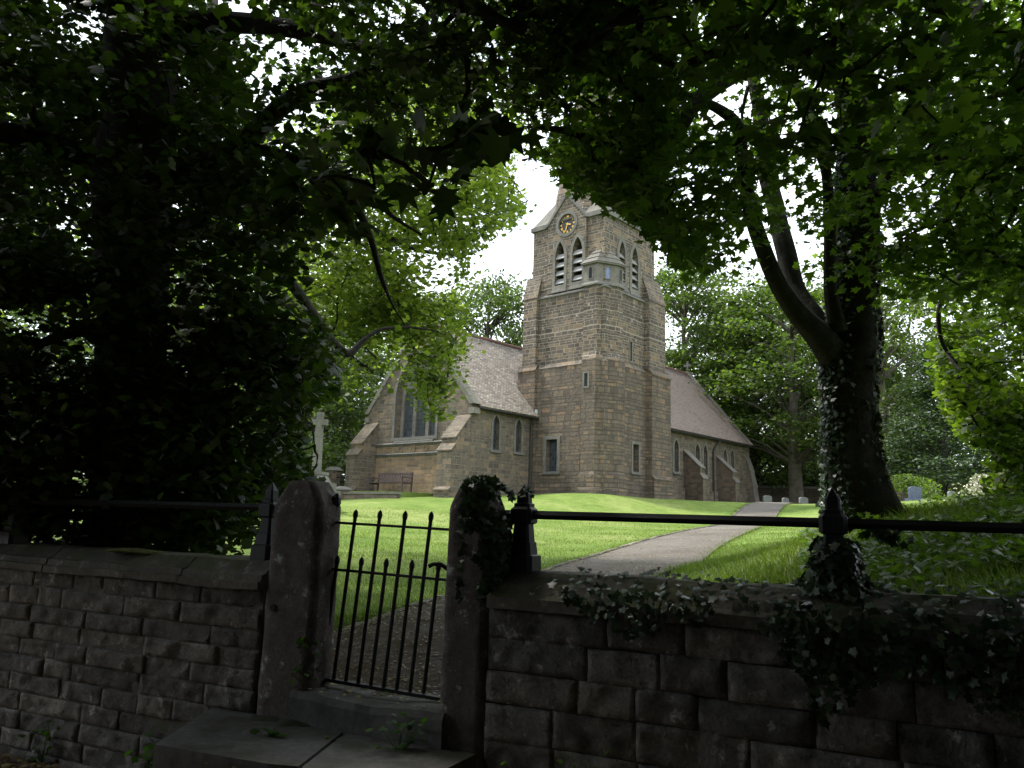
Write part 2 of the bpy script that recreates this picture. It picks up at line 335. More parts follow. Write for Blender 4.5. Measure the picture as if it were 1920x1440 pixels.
G_SYC = [(0, (0.026, 0.044, 0.011)), (0.5, (0.042, 0.068, 0.016)), (1, (0.068, 0.096, 0.024))]
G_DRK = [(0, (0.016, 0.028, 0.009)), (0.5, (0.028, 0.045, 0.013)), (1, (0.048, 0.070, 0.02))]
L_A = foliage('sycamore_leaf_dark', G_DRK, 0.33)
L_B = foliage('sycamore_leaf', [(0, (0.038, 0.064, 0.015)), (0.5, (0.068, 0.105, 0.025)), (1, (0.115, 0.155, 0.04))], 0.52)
L_C = foliage('lime_leaf', [(0, (0.07, 0.092, 0.034)), (0.5, (0.125, 0.15, 0.055)), (1, (0.21, 0.23, 0.10))], 0.45)
L_D = foliage('bright_maple_leaf', [(0, (0.045, 0.072, 0.016)), (0.5, (0.085, 0.12, 0.028)), (1, (0.16, 0.19, 0.055))], 0.42)
L_BG = foliage('beech_leaf', [(0, (0.034, 0.052, 0.020)), (0.6, (0.062, 0.09, 0.034)), (1, (0.115, 0.14, 0.05))], 0.34)
L_BG2 = foliage('conifer_needles', [(0, (0.03, 0.05, 0.03)), (0.6, (0.05, 0.075, 0.045)), (1, (0.075, 0.10, 0.06))], 0.2)
L_BG3 = foliage('pale_beech_leaf', [(0, (0.06, 0.085, 0.03)), (0.6, (0.09, 0.12, 0.04)), (1, (0.12, 0.14, 0.05))], 0.35)
L_IVY = foliage('ivy_leaf', [(0, (0.012, 0.026, 0.012)), (0.6, (0.022, 0.045, 0.018)), (1, (0.045, 0.075, 0.03))], 0.12, rough=0.42, spec=0.45)
L_WEED = foliage('weed_leaf', [(0, (0.04, 0.09, 0.015)), (1, (0.07, 0.14, 0.025))], 0.4)
L_FLOW = foliage('white_blossom', [(0, (0.12, 0.16, 0.05)), (0.35, (0.10, 0.15, 0.04)), (0.4, (0.55, 0.50, 0.45)), (1, (0.72, 0.68, 0.62))], 0.2, tcol=(0.08, 0.085, 0.07))
L_LIT = foliage('dead_leaf', [(0, (0.10, 0.055, 0.025)), (0.5, (0.20, 0.13, 0.05)), (0.8, (0.38, 0.30, 0.12)), (1, (0.09, 0.12, 0.03))], 0.1)
GRASSB = foliage('grass_blade', [(0, (0.09, 0.13, 0.025)), (0.5, (0.14, 0.185, 0.04)), (1, (0.23, 0.245, 0.09))], 0.35, tcol=(0.1, 0.14, 0.03))

def grassmat(name):
    m, nt, bs, out = newmat(name); tcn = NN(nt, 'ShaderNodeTexCoord'); v = tcn.outputs['Object']
    a = tex(nt, v, 0.25, 5, 0.6); b = tex(nt, v, 2.5, 6, 0.7); c_ = tex(nt, v, 40, 4, 0.8)
    c = ramp(nt, a.outputs[0], [(0.3, (0.085, 0.14, 0.025)), (0.5, (0.135, 0.19, 0.042)), (0.72, (0.22, 0.245, 0.085))])
    c = mix(nt, 0.55, c, ramp(nt, b.outputs[0], [(0.3, (0.28,) * 3), (0.7, (0.75,) * 3)]), 'OVERLAY')
    c = mix(nt, 0.7, c, ramp(nt, c_.outputs[0], [(0.3, (0.2,) * 3), (0.7, (0.8,) * 3)]), 'OVERLAY')
    nt.links.new(c, bs.inputs['Base Color']); bs.inputs['Roughness'].default_value = 0.9; bs.inputs['Specular IOR Level'].default_value = 0.1
    bump(nt, bs, math_(nt, 'ADD', c_.outputs[0], b.outputs[0]), 0.8, 0.04)
    return m
GRASS = grassmat('mown_grass')
def pathmat():
    m, nt, bs, out = newmat('gravelly_path'); tcn = NN(nt, 'ShaderNodeTexCoord'); v = tcn.outputs['Object']
    a = tex(nt, v, 0.5, 5, 0.6); b = tex(nt, v, 90, 3, 0.8); d = tex(nt, v, 3.0, 6, 0.7)
    c = ramp(nt, a.outputs[0], [(0.3, (0.085, 0.073, 0.062)), (0.7, (0.155, 0.14, 0.124))])
    c = mix(nt, 0.8, c, ramp(nt, b.outputs[0], [(0.3, (0.2,) * 3), (0.7, (0.8,) * 3)]), 'OVERLAY')
    sx = NN(nt, 'ShaderNodeSeparateXYZ'); nt.links.new(v, sx.inputs[0])
    near = ramp(nt, math_(nt, 'DIVIDE', sx.outputs[1], 30.0), [(0.2, (1,) * 3), (0.55, (0,) * 3)])
    f = math_(nt, 'MULTIPLY', ramp(nt, d.outputs[0], [(0.40, (0,) * 3), (0.56, (0.9,) * 3)]), near)
    c = mix(nt, f, c, (0.075, 0.052, 0.028))
    nt.links.new(c, bs.inputs['Base Color']); bs.inputs['Roughness'].default_value = 0.9
    bs.inputs['Specular IOR Level'].default_value = 0.15; bump(nt, bs, math_(nt, 'ADD', b.outputs[0], math_(nt, 'MULTIPLY', d.outputs[0], 2.0)), 0.7, 0.02); return m
PATHM = pathmat()
SOIL = stone('leafy_soil', (0.035, 0.024, 0.015), (0.10, 0.07, 0.045), 8.0, 0.95, bstr=1.0, bd=0.03)

# ------------------------------------------------------------------ terrain
anch = [WP(-14, .6, .3), WP(-8, .6, .35), WP(-4, .6, .35), WP(0, .6, .10), WP(1, .5, .04), WP(1.2, 1.4, .12), WP(2.2, .6, .12), WP(3.2, .5, .75), WP(4.5, .5, 1.0), WP(6, .5, 1.12), WP(10, .5, 1.3), WP(18, .5, 1.3),
        at(630, 1200, 6.4), at(822, 1130, 8.2), at(1060, 1062, 13), at(1330, 990, 28), at(1490, 957, 50), at(1300, 1065, 12.5), at(1440, 985, 29),
        at(1400, 1068, 8.5), at(1500, 1020, 10), at(1610, 978, 9), at(1850, 988, 13), at(1750, 942, 38), at(1880, 935, 40), at(1718, 938, 33), at(1790, 942, 26), at(1440, 947, 50), at(1640, 945, 45),
        at(720, 1150, 8.5), at(720, 1050, 14), at(720, 990, 22), at(900, 1000, 22), at(1000, 962, 30), at(1150, 955, 33), at(1250, 962, 34),
        CH(-1, -1, 2.9), CH(2, -.6, 2.95), CH(6.4, -.6, 3.0), CH(11, 1.4, 3.05), CH(21.5, 1, 3.25), CH(-5.6, 3.6, 2.6), CH(-.8, 3.6, 2.9), CH(-8, 8, 2.4), CH(-8, 14, 1.95), CH(-5, 18, 2.3),
        CH(10, 14, 3.3), CH(28, 0, 3.5), CH(30, 20, 3.9), CH(60, 10, 5.0), CH(0, 40, 4.0), CH(30, 60, 5.0), CH(30, -30, 3.9), CH(60, -50, 5),
        np.array([-30, 20, 1.2]), np.array([-12, 14, .9]), np.array([-80, 60, 3.0]), np.array([-60, 5, .8]), np.array([50, 5, 2.5]), np.array([90, 30, 3.5]),
        np.array([-150, 200, 6.0]), np.array([0, 250, 7.0]), np.array([180, 200, 7.0]), np.array([200, -30, 4.]), np.array([-200, 30, 2.])]
AN = np.array(anch)
def tps_U(r2): return np.where(r2 < 1e-9, 0, 0.5 * r2 * np.log(np.maximum(r2, 1e-9)))
_n = len(AN); _A = np.zeros((_n + 3, _n + 3))
_d2 = ((AN[:, None, :2] - AN[None, :, :2]) ** 2).sum(2)
_A[:_n, :_n] = tps_U(_d2) + np.eye(_n) * 0.1
_A[:_n, _n] = 1; _A[:_n, _n + 1:] = AN[:, :2]; _A[_n, :_n] = 1; _A[_n + 1:, :_n] = AN[:, :2].T
_w = np.linalg.solve(_A, np.concatenate([AN[:, 2], [0, 0, 0]]))
def hgt(x, y):
    x = np.atleast_1d(np.asarray(x, float)); y = np.atleast_1d(np.asarray(y, float))
    out = np.empty(x.shape)
    fx, fy, fo = x.ravel(), y.ravel(), out.ravel()
    for i in range(0, len(fx), 20000):
        d2 = (fx[i:i + 20000, None] - AN[None, :, 0]) ** 2 + (fy[i:i + 20000, None] - AN[None, :, 1]) ** 2
        fo[i:i + 20000] = tps_U(d2) @ _w[:_n] + _w[_n] + fx[i:i + 20000] * _w[_n + 1] + fy[i:i + 20000] * _w[_n + 2]
    return fo.reshape(x.shape)
def H(x, y): return float(hgt([x], [y])[0])
W0 = WP(0, 0, 0)
def wb(u, b): return W0[0] + WU[0] * u + WN[0] * b, W0[1] + WU[1] * u + WN[1] * b
us = np.sinh(np.linspace(-4.2, 4.2, 261)) * 9.0 / 1.0
us = us / us.max() * 320.0
bs_ = 0.16 + (np.exp(np.linspace(0, 6.0, 240)) - 1) / (math.exp(6.0) - 1) * 400
UU, BB = np.meshgrid(us, bs_)
X, Y = wb(UU, BB); Z = hgt(X, Y)
rr = np.sqrt(X ** 2 + Y ** 2)
Z = np.where(rr > 150, Z * 0 + 5.5 + (Z - 5.5) * np.clip(1 - (rr - 150) / 120, 0, 1), Z)
near = (BB < 40) & (np.abs(UU) < 40)
bmpy = np.array([noise.noise(Vector((a * 0.9, b * 0.9, 0))) if n else 0.0 for a, b, n in zip(X.ravel(), Y.ravel(), near.ravel())]).reshape(X.shape)
Z = Z + bmpy * 0.03
nb, nu = X.shape
V = np.stack([X, Y, Z], 2).reshape(-1, 3)
ii = (np.arange(nb - 1)[:, None] * nu + np.arange(nu - 1)[None]).ravel()
FA = np.stack([ii, ii + 1, ii + nu + 1, ii + nu], 1)
tag(mesh_np('lawn', V, FA, GRASS, smooth=True), kind='structure')
# roadside verge (in front of the wall) 
m = M(); zg = WZ(-.94)
gu = np.linspace(-60, 60, 121); gb = np.concatenate([np.linspace(-60, -6, 12), np.linspace(-5, 0.15, 26)])
vs = []
for b in gb:
    for u in gu:
        x, y = wb(u, b); vs.append((x, y, zg + 0.03 * noise.noise(Vector((x * 1.5, y * 1.5, 3)))))
nU = len(gu)
m.add(vs, [(j * nU + i, j * nU + i + 1, (j + 1) * nU + i + 1, (j + 1) * nU + i) for j in range(len(gb) - 1) for i in range(nU - 1)])
struct('roadside_verge', m, SOIL, smooth=True)

# path
kl = [np.array([-1.75, 5.6]), at(630, 1200, 6.4)[:2], at(822, 1130, 8.2)[:2], at(1060, 1062, 13)[:2], at(1200, 1022, 19)[:2], at(1330, 990, 28)[:2], at(1420, 968, 40)[:2], at(1490, 957, 52)[:2], at(1530, 952, 62)[:2]]
def catmull(pts, k=12):
    P = [2 * pts[0] - pts[1]] + list(pts) + [2 * pts[-1] - pts[-2]]; out = []
    for i in range(1, len(P) - 2):
        for j in range(k):
            t = j / k; out.append(0.5 * ((2 * P[i]) + (-P[i - 1] + P[i + 1]) * t + (2 * P[i - 1] - 5 * P[i] + 4 * P[i + 1] - P[i + 2]) * t * t + (-P[i - 1] + 3 * P[i] - 3 * P[i + 1] + P[i + 2]) * t ** 3))
    out.append(P[-2]); return np.array(out)
KL = catmull(kl)
tg = np.gradient(KL, axis=0); tg /= np.linalg.norm(tg, axis=1)[:, None]; nr = np.stack([tg[:, 1], -tg[:, 0]], 1)
wd = 1.6 + .5 * np.clip((KL[:, 1] - 6) / 6, 0, 1) - 0.55 * np.clip((KL[:, 1] - 22) / 20, 0, 1)
PW = 7
G = KL[:, None, :] + nr[:, None, :] * (wd[:, None, None] * np.linspace(0, 1, PW)[None, :, None])
GZ = hgt(G[..., 0], G[..., 1]) + 0.045 + 0.02 * np.sin(np.linspace(0, math.pi, PW))[None]
n0 = len(KL); V = np.concatenate([G, GZ[..., None]], 2).reshape(-1, 3)
ii = (np.arange(n0 - 1)[:, None] * PW + np.arange(PW - 1)[None]).ravel()
tag(mesh_np('path', V, np.stack([ii, ii + 1, ii + PW + 1, ii + PW], 1)[:, ::-1], PATHM, smooth=True), kind='structure')
kp = np.concatenate([KL, KL + nr * wd[:, None]])
def on_path(x, y, pad=0.0):
    d = np.full(np.shape(x), 1e9); side = np.zeros(np.shape(x)); ww = np.zeros(np.shape(x))
    for p, n_, w_ in zip(KL[::2], nr[::2], wd[::2]):
        q = (x - p[0]) ** 2 + (y - p[1]) ** 2
        u = (x - p[0]) * n_[0] + (y - p[1]) * n_[1]; q = q - u ** 2
        k_ = (q < d) & (np.abs(u) < 6); d = np.where(k_, q, d); side = np.where(k_, u, side); ww = np.where(k_, w_, ww)
    return (side > -pad) & (side < ww + pad) & (d < 1.0)
# kerb of stone edging: one low run of edging stones
m = M()
i = 0
S_acc = np.concatenate([[0], np.cumsum(np.linalg.norm(np.diff(KL, axis=0), axis=1))])
s0 = 0.0
def Kat(s): return np.array([np.interp(s, S_acc, KL[:, 0]), np.interp(s, S_acc, KL[:, 1])])
while s0 < min(S_acc[-1], 45):
    l_ = random.uniform(.5, .9); a, b = Kat(s0), Kat(s0 + l_ - .015); n_ = np.array([b[1] - a[1], a[0] - b[0]]); n_ = n_ / np.linalg.norm(n_) * 0.035
    za, zb = H(*a) + .075 + random.uniform(-.012, .012), H(*b) + .075 + random.uniform(-.012, .012)
    m.hexa([(*(a - n_), za - .2), (*(a + n_), za - .2), (*(b + n_), zb - .2), (*(b - n_), zb - .2), (*(a - n_), za), (*(a + n_), za), (*(b + n_), zb), (*(b - n_), zb)])
    s0 += l_
tag(m.build('path_kerb', S_COPE), 'low stone edging along the left side of the path across the lawn', 'kerb')


# ================================================================== church
church = thing('church', 'stone village church with red tiled roofs and a square clock tower carrying a spire', 'church', CH(2, 2, 2.9))
def T_(s, t, z): return CH(s, t, z)
def left_face(s0):      # wall facing -s ; u = t, v = z
    return (lambda u, v, d: CH(s0 + d, u, v)), -ER
def right_face(t0):     # wall facing -t ; u = s
    return (lambda u, v, d: CH(u, t0 + d, v)), -EL
def lancet(c, w, z0, zs, za, n=7):
    a = w / 2; h = za - zs; r = (a * a + h * h) / (2 * a)
    th = math.atan2(h, r - a)
    P = [(c - a, z0), (c + a, z0)]
    for i in range(n + 1):
        q = th * i / n; P.append((c + a - r + r * math.cos(q), zs + r * math.sin(q)))
    for i in range(n - 1, -1, -1):
        q = th * i / n; P.append((c - a + r - r * math.cos(q), zs + r * math.sin(q)))
    return P
def rect(c, w, z0, z1): return [(c - w / 2, z0), (c + w / 2, z0), (c + w / 2, z1), (c - w / 2, z1)]
def grow(P, d, bottom=True):
    cx = sum(p[0] for p in P) / len(P); n = len(P); out = []
    for i in range(n):
        a, b, c = P[i - 1], P[i], P[(i + 1) % n]
        e1 = (b[0] - a[0], b[1] - a[1]); e2 = (c[0] - b[0], c[1] - b[1])
        l1 = math.hypot(*e1) or 1; l2 = math.hypot(*e2) or 1
        n1 = (e1[1] / l1, -e1[0] / l1); n2 = (e2[1] / l2, -e2[0] / l2)
        s = (n1[0] + n2[0], n1[1] + n2[1]); q = max(0.35, (1 + n1[0] * n2[0] + n1[1] * n2[1]))
        out.append((b[0] + s[0] / q * d, b[1] + s[1] / q * d))
    return out
def ring(m, T3, inner, d, front=-0.03, back=0.06):
    o = grow(inner, d); n = len(inner)
    vs = [T3(u, v, front) for u, v in inner] + [T3(u, v, front) for u, v in o] + [T3(u, v, back) for u, v in o] + [T3(u, v, back) for u, v in inner]
    fs = []
    for i in range(n):
        j = (i + 1) % n
        fs += [(i, j, n + j, n + i), (n + i, n + j, 2 * n + j, 2 * n + i), (3 * n + i, 3 * n + j, j, i)]
    m.add(vs, fs)
def window(T3, shape, depth, sur=0.12, louv=0, sill=True, nm='window', glass=None, mid=None):
    m = M(); g = grow(shape, 0.02)
    m.add([T3(u, v, depth - 0.03) for u, v in g], [tuple(range(len(g)))])
    w_ = m.build(nm, glass or GLASS, church)
    if sur:
        m = M(); ring(m, T3, shape, sur); m.build('surround', mid or S_DRESS, w_)
    us_ = [p[0] for p in shape]; z0 = min(p[1] for p in shape); z1 = max(p[1] for p in shape); u0, u1 = min(us_), max(us_)
    if sill:
        m = M(); q = lambda u, v, d: T3(u, v, d)
        a, b = u0 - sur - .04, u1 + sur + .04
        m.add([q(a, z0 - .14, -.10), q(b, z0 - .14, -.10), q(b, z0 - .14, .05), q(a, z0 - .14, .05), q(a, z0 - .07, -.10), q(b, z0 - .07, -.10), q(b, z0 + .03, .2), q(a, z0 + .03, .2)],
              [(3, 2, 1, 0), (4, 5, 6, 7), (0, 1, 5, 4), (1, 2, 6, 5), (2, 3, 7, 6), (3, 0, 4, 7)])
        m.build('sill', S_DARKD, w_)
    if louv:
        for k in range(louv):
            m = M(); zc = z0 + .28 + k * (z1 - z0 - .75) / (louv - .35)
            a, b = u0 + .01, u1 - .01
            m.hexa([T3(a, zc - .19, .02), T3(b, zc - .19, .02), T3(b, zc + .10, .20), T3(a, zc + .10, .20), T3(a, zc - .155, .0), T3(b, zc - .155, .0), T3(b, zc + .14, .19), T3(a, zc + .14, .19)])
            m.build('louvre', LOUVRE, w_)
    return w_
def quadstrip(m, lo, hi):
    n = len(lo); m.add(list(lo) + list(hi), [(i, (i + 1) % n, (i + 1) % n + n, i + n) for i in range(n)])
def sq(a, b, z): return [CH(a, a, z), CH(b, a, z), CH(b, b, z), CH(a, b, z)]

# ---- tower: belfry stage
lan = [lancet(2.78, .60, 13.78, 15.35, 16.18), lancet(1.63, .64, 13.78, 15.35, 16.2)]
lanr = [lancet(1.55, .56, 13.9, 15.3, 16.1), lancet(2.76, .58, 13.78, 15.3, 16.1)]
m = M(); TL, nl = left_face(0.0); TR, nr_ = right_face(0.0)
m.panel(TL, nl, [(0, 13.4), (4.7, 13.4), (4.7, 17.2), (0, 17.2)], lan, .4)
m.panel(TR, nr_, [(0, 13.4), (4.7, 13.4), (4.7, 17.2), (0, 17.2)], lanr, .4)
m.add([CH(4.7, 0, 13.4), CH(4.7, 4.7, 13.4), CH(4.7, 4.7, 17.2), CH(4.7, 0, 17.2), CH(0, 4.7, 13.4), CH(0, 4.7, 17.2)], [(0, 1, 2, 3), (1, 4, 5, 2)])
m.build('belfry_wall', S_UP, church)
for sh in lan: window(left_face(-.10)[0], sh, .5, .17, 4, False, 'belfry_opening', VOID)
for sh in lanr: window(TR, sh, .4, .2, 4, False, 'belfry_opening', VOID)
for (a, b) in ((1.1, 2.15), (2.3, 3.3)):   # sloped sills below the belfry openings
    m = M(); m.add([TL(a, 13.42, -.16), TL(b, 13.42, -.16), TL(b - .12, 13.8, -.105), TL(a + .12, 13.8, -.105), TL(a, 13.42, .1), TL(b, 13.42, .1)], [(0, 1, 2, 3), (0, 3, 4), (1, 5, 2)])
    m.build('belfry_sill', S_DARKD, church); m = M()
    m.add([TR(a, 13.42, -.06), TR(b, 13.42, -.06), TR(b - .12, 13.8, -.005), TR(a + .12, 13.8, -.005), TR(a, 13.42, .1), TR(b, 13.42, .1)], [(0, 1, 2, 3), (0, 3, 4), (1, 5, 2)]); m.build('belfry_sill', S_DARKD, church)
# string course, middle stage, setoff, lower stage
m = M()
quadstrip(m, sq(-.17, 4.87, 13.22), sq(-.17, 4.87, 13.3)); quadstrip(m, sq(-.17, 4.87, 13.3), sq(-.01, 4.71, 13.42)); quadstrip(m, sq(-.08, 4.78, 13.20), sq(-.17, 4.87, 13.22))
m.build('string_course', S_DARKD, church)
m = M(); slit1 = rect(2.28, .17, 9.85, 10.85)
T2, n2_ = right_face(-.09)
m.panel(T2, n2_, [(-.09, 9.62), (4.79, 9.62), (4.79, 13.22), (-.09, 13.22)], [slit1], .25)
a, b = -.09, 4.79
m.add([CH(a, a, 9.62), CH(a, b, 9.62), CH(a, b, 13.22), CH(a, a, 13.22), CH(b, b, 9.62), CH(b, b, 13.22), CH(b, a, 9.62), CH(b, a, 13.22)], [(1, 0, 3, 2), (4, 1, 2, 5), (6, 4, 5, 7)])
m.build('middle_stage_wall', S_UP, church)
window(T2, slit1, .25, .08, 0, False, 'slit_window', VOID)
m = M(); quadstrip(m, sq(-.26, 4.96, 9.42), sq(-.09, 4.79, 9.66)); m.build('setoff_course', S_UP, church)
m = M(); T1, n1_ = right_face(-.24); TLl, nll = left_face(-.24)
wl = rect(2.93, .70, 4.10, 5.72); wr = rect(2.55, .52, 4.22, 5.6)
a, b = -.24, 4.94
m.panel(TLl, nll, [(a, 2.3), (b, 2.3), (b, 9.42), (a, 9.42)], [wl], .3)
m.panel(T1, n1_, [(a, 2.3), (b, 2.3), (b, 9.42), (a, 9.42)], [wr], .3)
m.add([CH(a, b, 2.3), CH(a, b, 9.42), CH(b, b, 2.3), CH(b, b, 9.42), CH(b, a, 2.3), CH(b, a, 9.42)], [(2, 0, 1, 3), (4, 2, 3, 5)])
m.build('lower_stage_wall', S_LOW, church)
window(TLl, wl, .3, .18, 0, True, 'window'); window(T1, wr, .3, .15, 0, True, 'window')
# ---- stair turret on the near corner
def tring(A, z): return [CH(s, t, z) for s, t in A]
tl = [(-.50, .95), (-.50, .13), (.50, -.53), (1.10, -.53), (1.10, .5), (.3, .95)]
tm_ = [(-.30, 1.05), (-.30, .22), (.72, -.32), (1.18, -.32), (1.18, .5), (.3, 1.05)]
tp = [(-.40, 1.15), (-.40, .17), (.70, -.40), (1.28, -.40), (1.28, .6), (.3, 1.15)]
tb = [(-.62, 1.05), (-.62, .06), (.45, -.66), (1.20, -.66), (1.20, .5), (.3, 1.05)]
m = M(); m.prism(tring(tl, 4.0), tring(tl, 9.55)); m.build('turret_lower_wall', S_LOW, church)
m = M(); m.prism(tring(tb, 2.3), tring(tb, 3.15)); m.prism(tring([(s_ * 1.0 - .0, t_) for s_, t_ in tb], 3.17), tring([(q[0] * .94, q[1]) for q in tb], 3.17 + .001)) ; m.build('turret_plinth', S_LOW, church)
m = M(); quadstrip(m, tring(tb, 3.15), tring([(a_ * .5 + c_ * .5, b_ * .5 + d_ * .5) for (a_, b_), (c_, d_) in zip(tb, tl)], 3.3)); quadstrip(m, tring([(a_ * .5 + c_ * .5, b_ * .5 + d_ * .5) for (a_, b_), (c_, d_) in zip(tb, tl)], 3.3), tring([(a_ * .5 + c_ * .5, b_ * .5 + d_ * .5) for (a_, b_), (c_, d_) in zip(tb, tl)], 3.9)); quadstrip(m, tring([(a_ * .5 + c_ * .5, b_ * .5 + d_ * .5) for (a_, b_), (c_, d_) in zip(tb, tl)], 3.9), tring(tl, 4.05)); m.build('turret_plinth_course', S_LOW, church)
m = M(); quadstrip(m, tring(tl, 9.55), tring(tm_, 9.95)); m.build('turret_setoff', S_UP, church)
m = M(); m.prism(tring(tm_, 9.6), tring(tm_, 13.35)); m.build('turret_wall', S_UP, church)
m = M(); m.prism(tring(tp, 13.35), tring(tp, 13.43)); quadstrip(m, tring(tp, 13.43), tring(tm_, 13.55)); m.build('turret_string', S_DARKD, church)
m = M(); m.prism(tring(tm_, 13.5), tring(tm_, 14.5)); m.build('turret_lantern', S_DRESS, church)
te = [(-.42, 1.15), (-.42, .15), (.68, -.44), (1.28, -.44), (1.28, .6), (.3, 1.15)]
m = M(); m.prism(tring(te, 14.46), tring(te, 14.54))
prev = te
for k in range(4):   # stepped stone roof back to the square corner
    f0, f1 = 1.06 - k * .24, 1 - k * .24 - .24
    A = [(p[0] * f0 + (1 - f0) * .28, p[1] * f0 + (1 - f0) * .28) for p in te]; B = [(p[0] * f1 + (1 - f1) * .28, p[1] * f1 + (1 - f1) * .28) for p in te]
    m.prism(tring(A, 14.54 + k * .27), tring(B, 14.54 + (k + 1) * .27))
m.build('turret_roof', S_DRESS, church)
# lantern slits and turret slits
def on_seg(p, q):   # plane through two plan points, u along p->q, outwards is to the right of p->q
    P = np.array([p[0], p[1]]); Q = np.array([q[0], q[1]]); D = (Q - P); Ln = np.linalg.norm(D); D = D / Ln; Nn = np.array([D[1], -D[0]])
    return (lambda u, v, d: CH(*(P + D * u - Nn * d), v)), Ln
for p, q, w_, mt in ((tm_[0], tm_[1], .2, VOID), (tm_[1], tm_[2], .24, None), (tm_[2], tm_[3], .14, VOID)):
    Tq, Ln = on_seg(p, q)
    if (Tq(0, 0, -1) - Tq(0, 0, 0)) @ (ray(1130, 700)) > 0: Tq = (lambda f: (lambda u, v, d: f(u, v, -d)))(Tq)
    sh = lancet(Ln / 2, w_, 13.72, 14.15, 14.33)
    mm = M(); mm.add([Tq(u, v, -.004) for u, v in sh], [tuple(range(len(sh)))]); o_ = mm.build('lantern_slit', mt or plain('blue_slit_glass', (.10, .14, .25), .25), church)
    mm = M(); ring(mm, Tq, sh, .05, -.03, .01); mm.build('surround', S_DRESS, o_)
Tq, Ln = on_seg(tl[0], tl[1])
if (Tq(0, 0, -1) - Tq(0, 0, 0)) @ (ray(1130, 700)) > 0: Tq = (lambda f: (lambda u, v, d: f(u, v, -d)))(Tq)
mm = M(); sh = rect(.28, .2, 8.2, 8.85); mm.add([Tq(u, v, -.004) for u, v in sh], [(0, 1, 2, 3)]); o_ = mm.build('slit_window', VOID, church)
mm = M(); ring(mm, Tq, sh, .1, -.035, .01); mm.build('surround', S_DRESS, o_)
T0_, _ = left_face(-.24); mm = M(); mm.add([T0_(u, v, -.006) for u, v in rect(1.12, .12, 4.15, 5.0)], [(0, 1, 2, 3)]); mm.build('slit_window', VOID, church)
# ---- buttresses of the tower (rear corners)
def buttress(name, mats, prof, lo, hi, axis, base):
    """prof: (out, z) from the foot up; axis 's' projects to -s from s=base (width along t), 't' projects to -t (width along s)"""
    def P(o, w_, z): return CH(base - o, w_, z) if axis == 's' else CH(w_, base - o, z)
    m = M(); a = [P(o, lo, z) for o, z in prof]; b = [P(o, hi, z) for o, z in prof]; n = len(prof)
    m.add(a + b, [tuple(range(n)), tuple(range(n, 2 * n))[::-1]])
    slopes = []
    for i in range(n - 1):
        q = (i, i + n, i + 1 + n, i + 1)
        if abs(prof[i][0] - prof[i + 1][0]) > .04 and prof[i][0] > .02: slopes.append(i)
        m.add([(a + b)[k] for k in q], [(0, 1, 2, 3)])
    if len(mats) > 2:
        m.m[0] = m.m[1] = 1; o = m.build(name, [mats[0], mats[2]], church)
    else: o = m.build(name, mats[0], church)
    for i in slopes:
        (o1, z1), (o2, z2) = prof[i], prof[i + 1]
        mm = M(); e = .05
        mm.hexa([P(o1 + e, lo - e, z1 - .03), P(o1 + e, hi + e, z1 - .03), P(o2 - .0, hi + e, z2 - .02), P(o2, lo - e, z2 - .02), P(o1 + e, lo - e, z1 + .03), P(o1 + e, hi + e, z1 + .03), P(o2, hi + e, z2 + .06), P(o2, lo - e, z2 + .06)])
        mm.build('weathering', mats[1], o)
    return o
buttress('tower_buttress', (S_UP, S_UP), [(0, 9.6), (.42, 9.6), (.42, 13.15), (.38, 13.35), (.0, 14.7)], 3.55, 5.15, 't', 0.0)
buttress('tower_buttress', (S_LOW, S_LOW), [(0, 2.3), (.75, 2.3), (.75, 3.9), (.62, 4.05), (.62, 9.3), (.42, 9.62), (0, 9.62)], 3.5, 5.35, 't', 0.0)
buttress('tower_buttress', (S_UP, S_UP), [(0, 9.6), (.3, 9.6), (.3, 13.1), (.26, 13.3), (0, 14.5)], 4.12, 5.02, 's', 0.0)
buttress('tower_buttress', (S_LOW, S_LOW), [(0, 2.3), (.42, 2.3), (.42, 9.35), (.3, 9.6), (0, 9.6)], 4.0, 5.2, 's', 0.0)
# ---- cornice, gablet with clock, broach roof, spire
m = M(); a, b, z0, z1 = -.12, 4.82, 17.12, 17.36
m.box(T_, (a, a, z0), (a + .35, 1.05, z1)); m.box(T_, (a, 3.70, z0), (a + .35, b, z1)); m.box(T_, (a + .352, a, z0), (b, a + .35, z1)); m.box(T_, (b - .35, a + .352, z0), (b, b, z1)); m.box(T_, (a + .352, b - .35, z0), (b - .352, b, z1))
m.build('cornice', S_DARKD, church)
gc = 2.37; cc_z = 17.08
disc = lambda r, n=28: [(gc + r * math.cos(2 * math.pi * i / n), cc_z + r * math.sin(2 * math.pi * i / n)) for i in range(n)]
TG, ng = left_face(-.10)
m = M(); m.panel(TG, ng, [(1.1, 13.43), (3.64, 13.43), (3.64, 17.3), (2.37, 18.72), (1.1, 17.3)], [disc(.56)] + lan, .095)
for (p, q) in (((1.1, 13.43), (1.1, 17.3)), ((1.1, 17.3), (2.37, 18.72)), ((2.37, 18.72), (3.64, 17.3)), ((3.64, 17.3), (3.64, 13.43))):
    dp = 1.3 if p[1] > 17 or q[1] > 18 else .12
    m.add([TG(p[0], p[1], 0), TG(q[0], q[1], 0), TG(q[0], q[1], dp), TG(p[0], p[1], dp)], [(0, 1, 2, 3)])
gab = m.build('clock_gable', S_UP, church)
for sgn in (1, -1):
    m = M(); p, q = (gc - sgn * 1.42, 17.16), (gc, 18.84)
    for_ = [(p[0], p[1]), (q[0], q[1]), (q[0], q[1] - .2), (p[0] + sgn * .16, p[1])]
    m.prism([TG(u, v, -.07) for u, v in for_], [TG(u, v, .45) for u, v in for_]); m.build('coping', S_DARKD, gab)
m = M(); ring(m, TG, disc(.54), .17, -.045, .1); m.build('clock_surround', S_DARKD, church)
